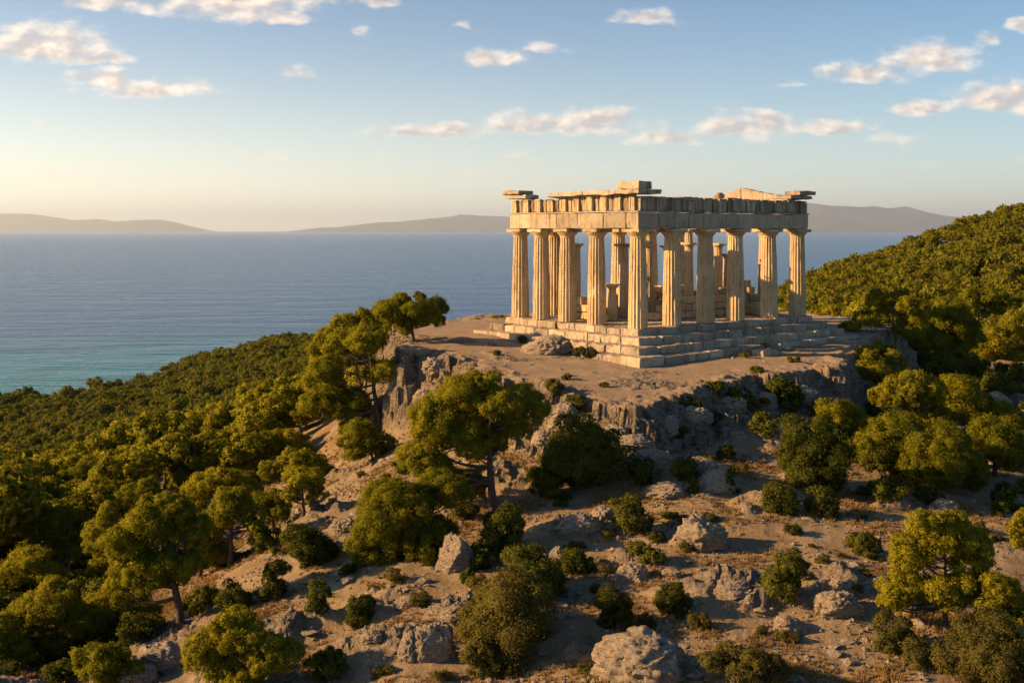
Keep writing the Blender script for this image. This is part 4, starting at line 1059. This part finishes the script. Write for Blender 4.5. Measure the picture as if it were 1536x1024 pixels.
ok &= ~((side == 2) & (P[:,1] < 170))
idx_ = np.where(ok)[0]; cell = {}; chosen = []
for i in idx_:
    x, y = P[i]; sd0 = side[i]; size = (.85 + .0013*y if sd0 != 1 else .72+.0009*y)*wr.uniform(.62, 1.42); gap = (2.85 if sd0 != 1 else 2.6)*size
    if len(hero) and y < 130 and (((hero[:,0]-x)**2+(hero[:,1]-y)**2) < (hero[:,2]*.95+gap*.5)**2).any(): continue
    ci, cj = int(x//6), int(y//6); bad = False
    for di in (-1, 0, 1):
        for dj in (-1, 0, 1):
            for (xx, yy_, g2) in cell.get((ci+di, cj+dj), ()):
                if (xx-x)**2+(yy_-y)**2 < ((gap+g2)*.5)**2: bad = True; break
            if bad: break
        if bad: break
    if bad: continue
    cell.setdefault((ci, cj), []).append((x, y, gap)); chosen.append((x, y, PZ[i], size, sd0))
print('WOOD', len(chosen), [len(q[1]) for q in LOW], [len(p[0].polygons) for p in PROTO])
NIND = 255
LAB = {0: ('rounded green pine among the crowns of the wood on the left slope', 'pines of the left wood'), 1: ('small sunlit pine among the crowns of the right hillside', 'pines of the right hillside'), 2: ('pine on the hidden slope behind the temple', 'pines behind the temple')}
vis = [q for q in chosen if q[4] != 2 and abs(q[0]/q[1]) < .49]
ind = vis[:NIND]; rest = vis[NIND:] + [q for q in chosen if not (q[4] != 2 and abs(q[0]/q[1]) < .49)]
for (x, y, z, s, sd0) in ind:
    root = bpy.data.objects.new('pine_tree', None); C.objects.link(root); root.location = (x, y, z-.15*s)
    root.rotation_euler = (wr.uniform(-.06, .06), wr.uniform(-.06, .06), wr.uniform(0, 6.28)); root.scale = (s*wr.uniform(.9, 1.12), s*wr.uniform(.9, 1.12), s*wr.uniform(.85, 1.15))
    tag(root, LAB[int(sd0)][0], 'pine tree', LAB[int(sd0)][1])
    cm_, tm_ = PROTO[int(wr.integers(0, 7))]; link('crown', cm_, root); link('trunk', tm_, root)
def stuffwood(items, name, label):
    VV, TT, NN = [], [], []; off = 0
    for (x, y, z, s, sd0) in items:
        V, T, N = LOW[int(wr.integers(0, 8))]; a = wr.uniform(0, 6.28); ca_, sa = math.cos(a), math.sin(a); Rm = np.array([[ca_, -sa, 0], [sa, ca_, 0], [0, 0, 1]])
        VV.append((V*s*np.array([1, 1, wr.uniform(.85, 1.15)]))@Rm.T+np.array([x, y, z-.25*s])); NN.append(N@Rm.T); TT.append(T+off); off += len(V)
    if VV:
        o = link(name, mesh_from(name, np.concatenate(VV), np.concatenate(TT), M_WOOD, True, np.concatenate(NN))); tag(o, label, 'wood', None, 'stuff')
stuffwood([q for q in rest if q[4] != 1], 'far_pine_wood', 'dense pine wood running down to the headland and the shore')
stuffwood([q for q in rest if q[4] == 1], 'hillside_pine_wood', 'dense pine wood covering the hill right of the temple')

# low scrub scattered under the pines and over the slope
SCR = []
for k in range(5):
    r = np.random.default_rng(500+k); c = fill(np.array([0, 0, .30]), np.array([.62, .55, .42]), r, int(r.integers(4, 8)), .30, .85, .5, 1.3)
    V, T, N = foliage(c, .062, r, 1.3, 10, .74, .6, -.7, .42, .34); SCR.append((V, T, N))
SM = [mesh_from('scrub', V, T, M_SHRUB, True, N) for V, T, N in SCR]; SO = [mesh_from('scrub', V, T, M_OLIVE, True, N) for V, T, N in SCR]
def scrub(n, a0, a1, y0, y1, test, s0, s1, meshes, label, group, seed):
    r = np.random.default_rng(seed); k = 0; got = []
    for _ in range(n*30):
        if k >= n: break
        a = r.uniform(a0, a1); y = math.exp(r.uniform(math.log(y0), math.log(y1))); x = a*y
        if not test(x, y, a): continue
        if ((hero[:,0]-x)**2+(hero[:,1]-y)**2 < (hero[:,2]*.45+.12)**2).any() or any((x-p)**2+(y-q)**2 < .35 for p, q in got): continue
        if grid_v(rock, np.array([x]), np.array([y]))[0] > .5: continue
        got.append((x, y)); s = r.uniform(s0, s1)
        o = link('scrub_bush', meshes[int(r.integers(0, 5))], None, (x, y, ground(x, y)-.04*s)); o.rotation_euler = (r.uniform(-.15, .15), r.uniform(-.15, .15), r.uniform(0, 6.28))
        o.scale = (s*r.uniform(.8, 1.3), s*r.uniform(.8, 1.3), s*r.uniform(.6, 1.05)); tag(o, label, 'bush', group); k += 1
def on_left(x, y, a): return a*F+768 < 150+(y-31)*9.5
def on_slope(x, y, a): return a*F+768 > 240+(y-31)*11 and sdist(np.array([x]), np.array([y]))[0] < -1.2
scrub(110, -.5, -.22, 29, 66, on_left, .7, 1.9, SM, 'dark scrub bush under the pines of the lower left slope', 'scrub under the left pines', 61)
scrub(80, -.30, .5, 25, 60, on_slope, .22, .62, SO, 'small dry scrub bush on the open stony slope', 'small scrub on the open slope', 62)
scrub(60, .32, .5, 40, 74, on_slope, .5, 1.5, SM, 'dark scrub bush in the shaded hollow of the right slope', 'scrub in the right hollow', 63)

# ------------------------------------------------------------------ grass, weeds, loose stones
def tufts(n, y0, y1, a0, a1, test, hgt, name, mat, label, blades=7, wid=.016, seed=1):
    r = np.random.default_rng(seed); a = r.uniform(a0, a1, n); y = np.exp(r.uniform(math.log(y0), math.log(y1), n)); x = a*y
    k = test(x, y, r); x, y = x[k], y[k]; z = ground_v(x, y); m = len(x)
    s = r.uniform(.55, 1.3, m)*hgt
    i = np.repeat(np.arange(m), blades); nb = len(i); th = r.uniform(0, 6.28, nb); sp_ = r.uniform(.15, .75, nb)
    dx, dy = np.cos(th), np.sin(th); L = s[i]*r.uniform(.6, 1.15, nb)
    bx = x[i]+dx*L*.22*r.random(nb); by = y[i]+dy*L*.22*r.random(nb); bz = z[i]-.01
    tx, ty, tz = bx+dx*L*sp_, by+dy*L*sp_, bz+L*np.sqrt(1-sp_**2*.8)
    w = wid*r.uniform(.7, 1.4, nb)*np.maximum(1, y[i]/32); ph = r.uniform(0, 6.28, nb); px_, py_ = np.cos(ph)*w, np.sin(ph)*w
    V = np.stack([np.stack([bx-px_, by-py_, bz], -1), np.stack([bx+px_, by+py_, bz], -1), np.stack([tx, ty, tz], -1)], 1).reshape(-1, 3)
    o = link(name, mesh_from(name, V, np.arange(len(V)).reshape(-1, 3), mat)); tag(o, label, 'grass', None, 'stuff')
def t_dry(x, y, r):
    g = grid_v(grs, x, y); rk = grid_v(rock, x, y); s = sdist(x, y); return (r.random(len(x)) < (g-.36)*1.5) & (rk < .35) & (s < -.3)
tufts(150000, 22.5, 62, -.5, .5, t_dry, .13, 'dry_grass', M_DRY, 'golden dry grass between the rocks', 8, seed=2)
def t_weed(x, y, r):
    g = fbm(p3(x, y, 0, .5, 210), 3); rk = grid_v(rock, x, y); s = sdist(x, y); return (r.random(len(x)) < (g-.12)*1.2) & (rk < .5) & (s < -.3)
tufts(16000, 22.5, 66, -.5, .5, t_weed, .16, 'green_weeds', M_WEED, 'low green weeds between the dry grass', 9, .018, seed=3)
def stones(n, seed):
    r = np.random.default_rng(seed); a = r.uniform(-.5, .5, n); y = np.exp(r.uniform(math.log(22.5), math.log(66), n)); x = a*y
    g = fbm(p3(x, y, 0, .6, 310), 3); rk = grid_v(rock, x, y); sdd = sdist(x, y); k = (r.random(n) < .25+1.6*g+.3*rk) & ((sdd < -.2) | (r.random(n) < .12)); x, y = x[k], y[k]; z = ground_v(x, y)
    v, f = ICO1; VV = []; m = len(x); sz = .026*np.exp(r.normal(size=m)*.72); sz = np.minimum(sz, .22)
    d = 1+.28*r.normal(size=(m, len(v), 1)); sc = r.uniform(.6, 1.4, (m, 1, 3))*np.array([1, 1, .62])
    V = v[None]*d*sc*sz[:,None,None] + np.stack([x, y, z+sz*.2], -1)[:,None,:]
    T = (f[None]+(np.arange(m)*len(v))[:,None,None]).reshape(-1, 3)
    o = link('loose_stones', mesh_from('loose_stones', V.reshape(-1, 3), T, M_ROCK)); tag(o, 'loose limestone rubble strewn over the slope', 'stones', None, 'stuff')
stones(70000, 8)

# ------------------------------------------------------------------ haze
hz_ = MB(); x0, x1, y0, y1, z0, z1 = -100000, 100000, -4500, 118000, -90, 2000
hv = np.array([(x, y, z) for x in (x0, x1) for y in (y0, y1) for z in (z0, z1)], float)
hz_.add(hv, [(0,1,3,2),(4,6,7,5),(0,4,5,1),(2,3,7,6),(0,2,6,4),(1,5,7,3)])
mh = bpy.data.materials.new('haze'); mh.use_nodes = True; mt = NT(mh.node_tree); mt.n.clear(); mo = mt.new('ShaderNodeOutputMaterial')
pv = mt.new('ShaderNodeVolumePrincipled'); pv.inputs['Color'].default_value = (.72, .86, 1.0, 1); pv.inputs['Density'].default_value = 1.8e-5; pv.inputs['Anisotropy'].default_value = .3
mt.l.new(pv.outputs[0], mo.inputs['Volume'])
ho = hz_.build('haze', mh); tag(ho, None, None, None, 'stuff')
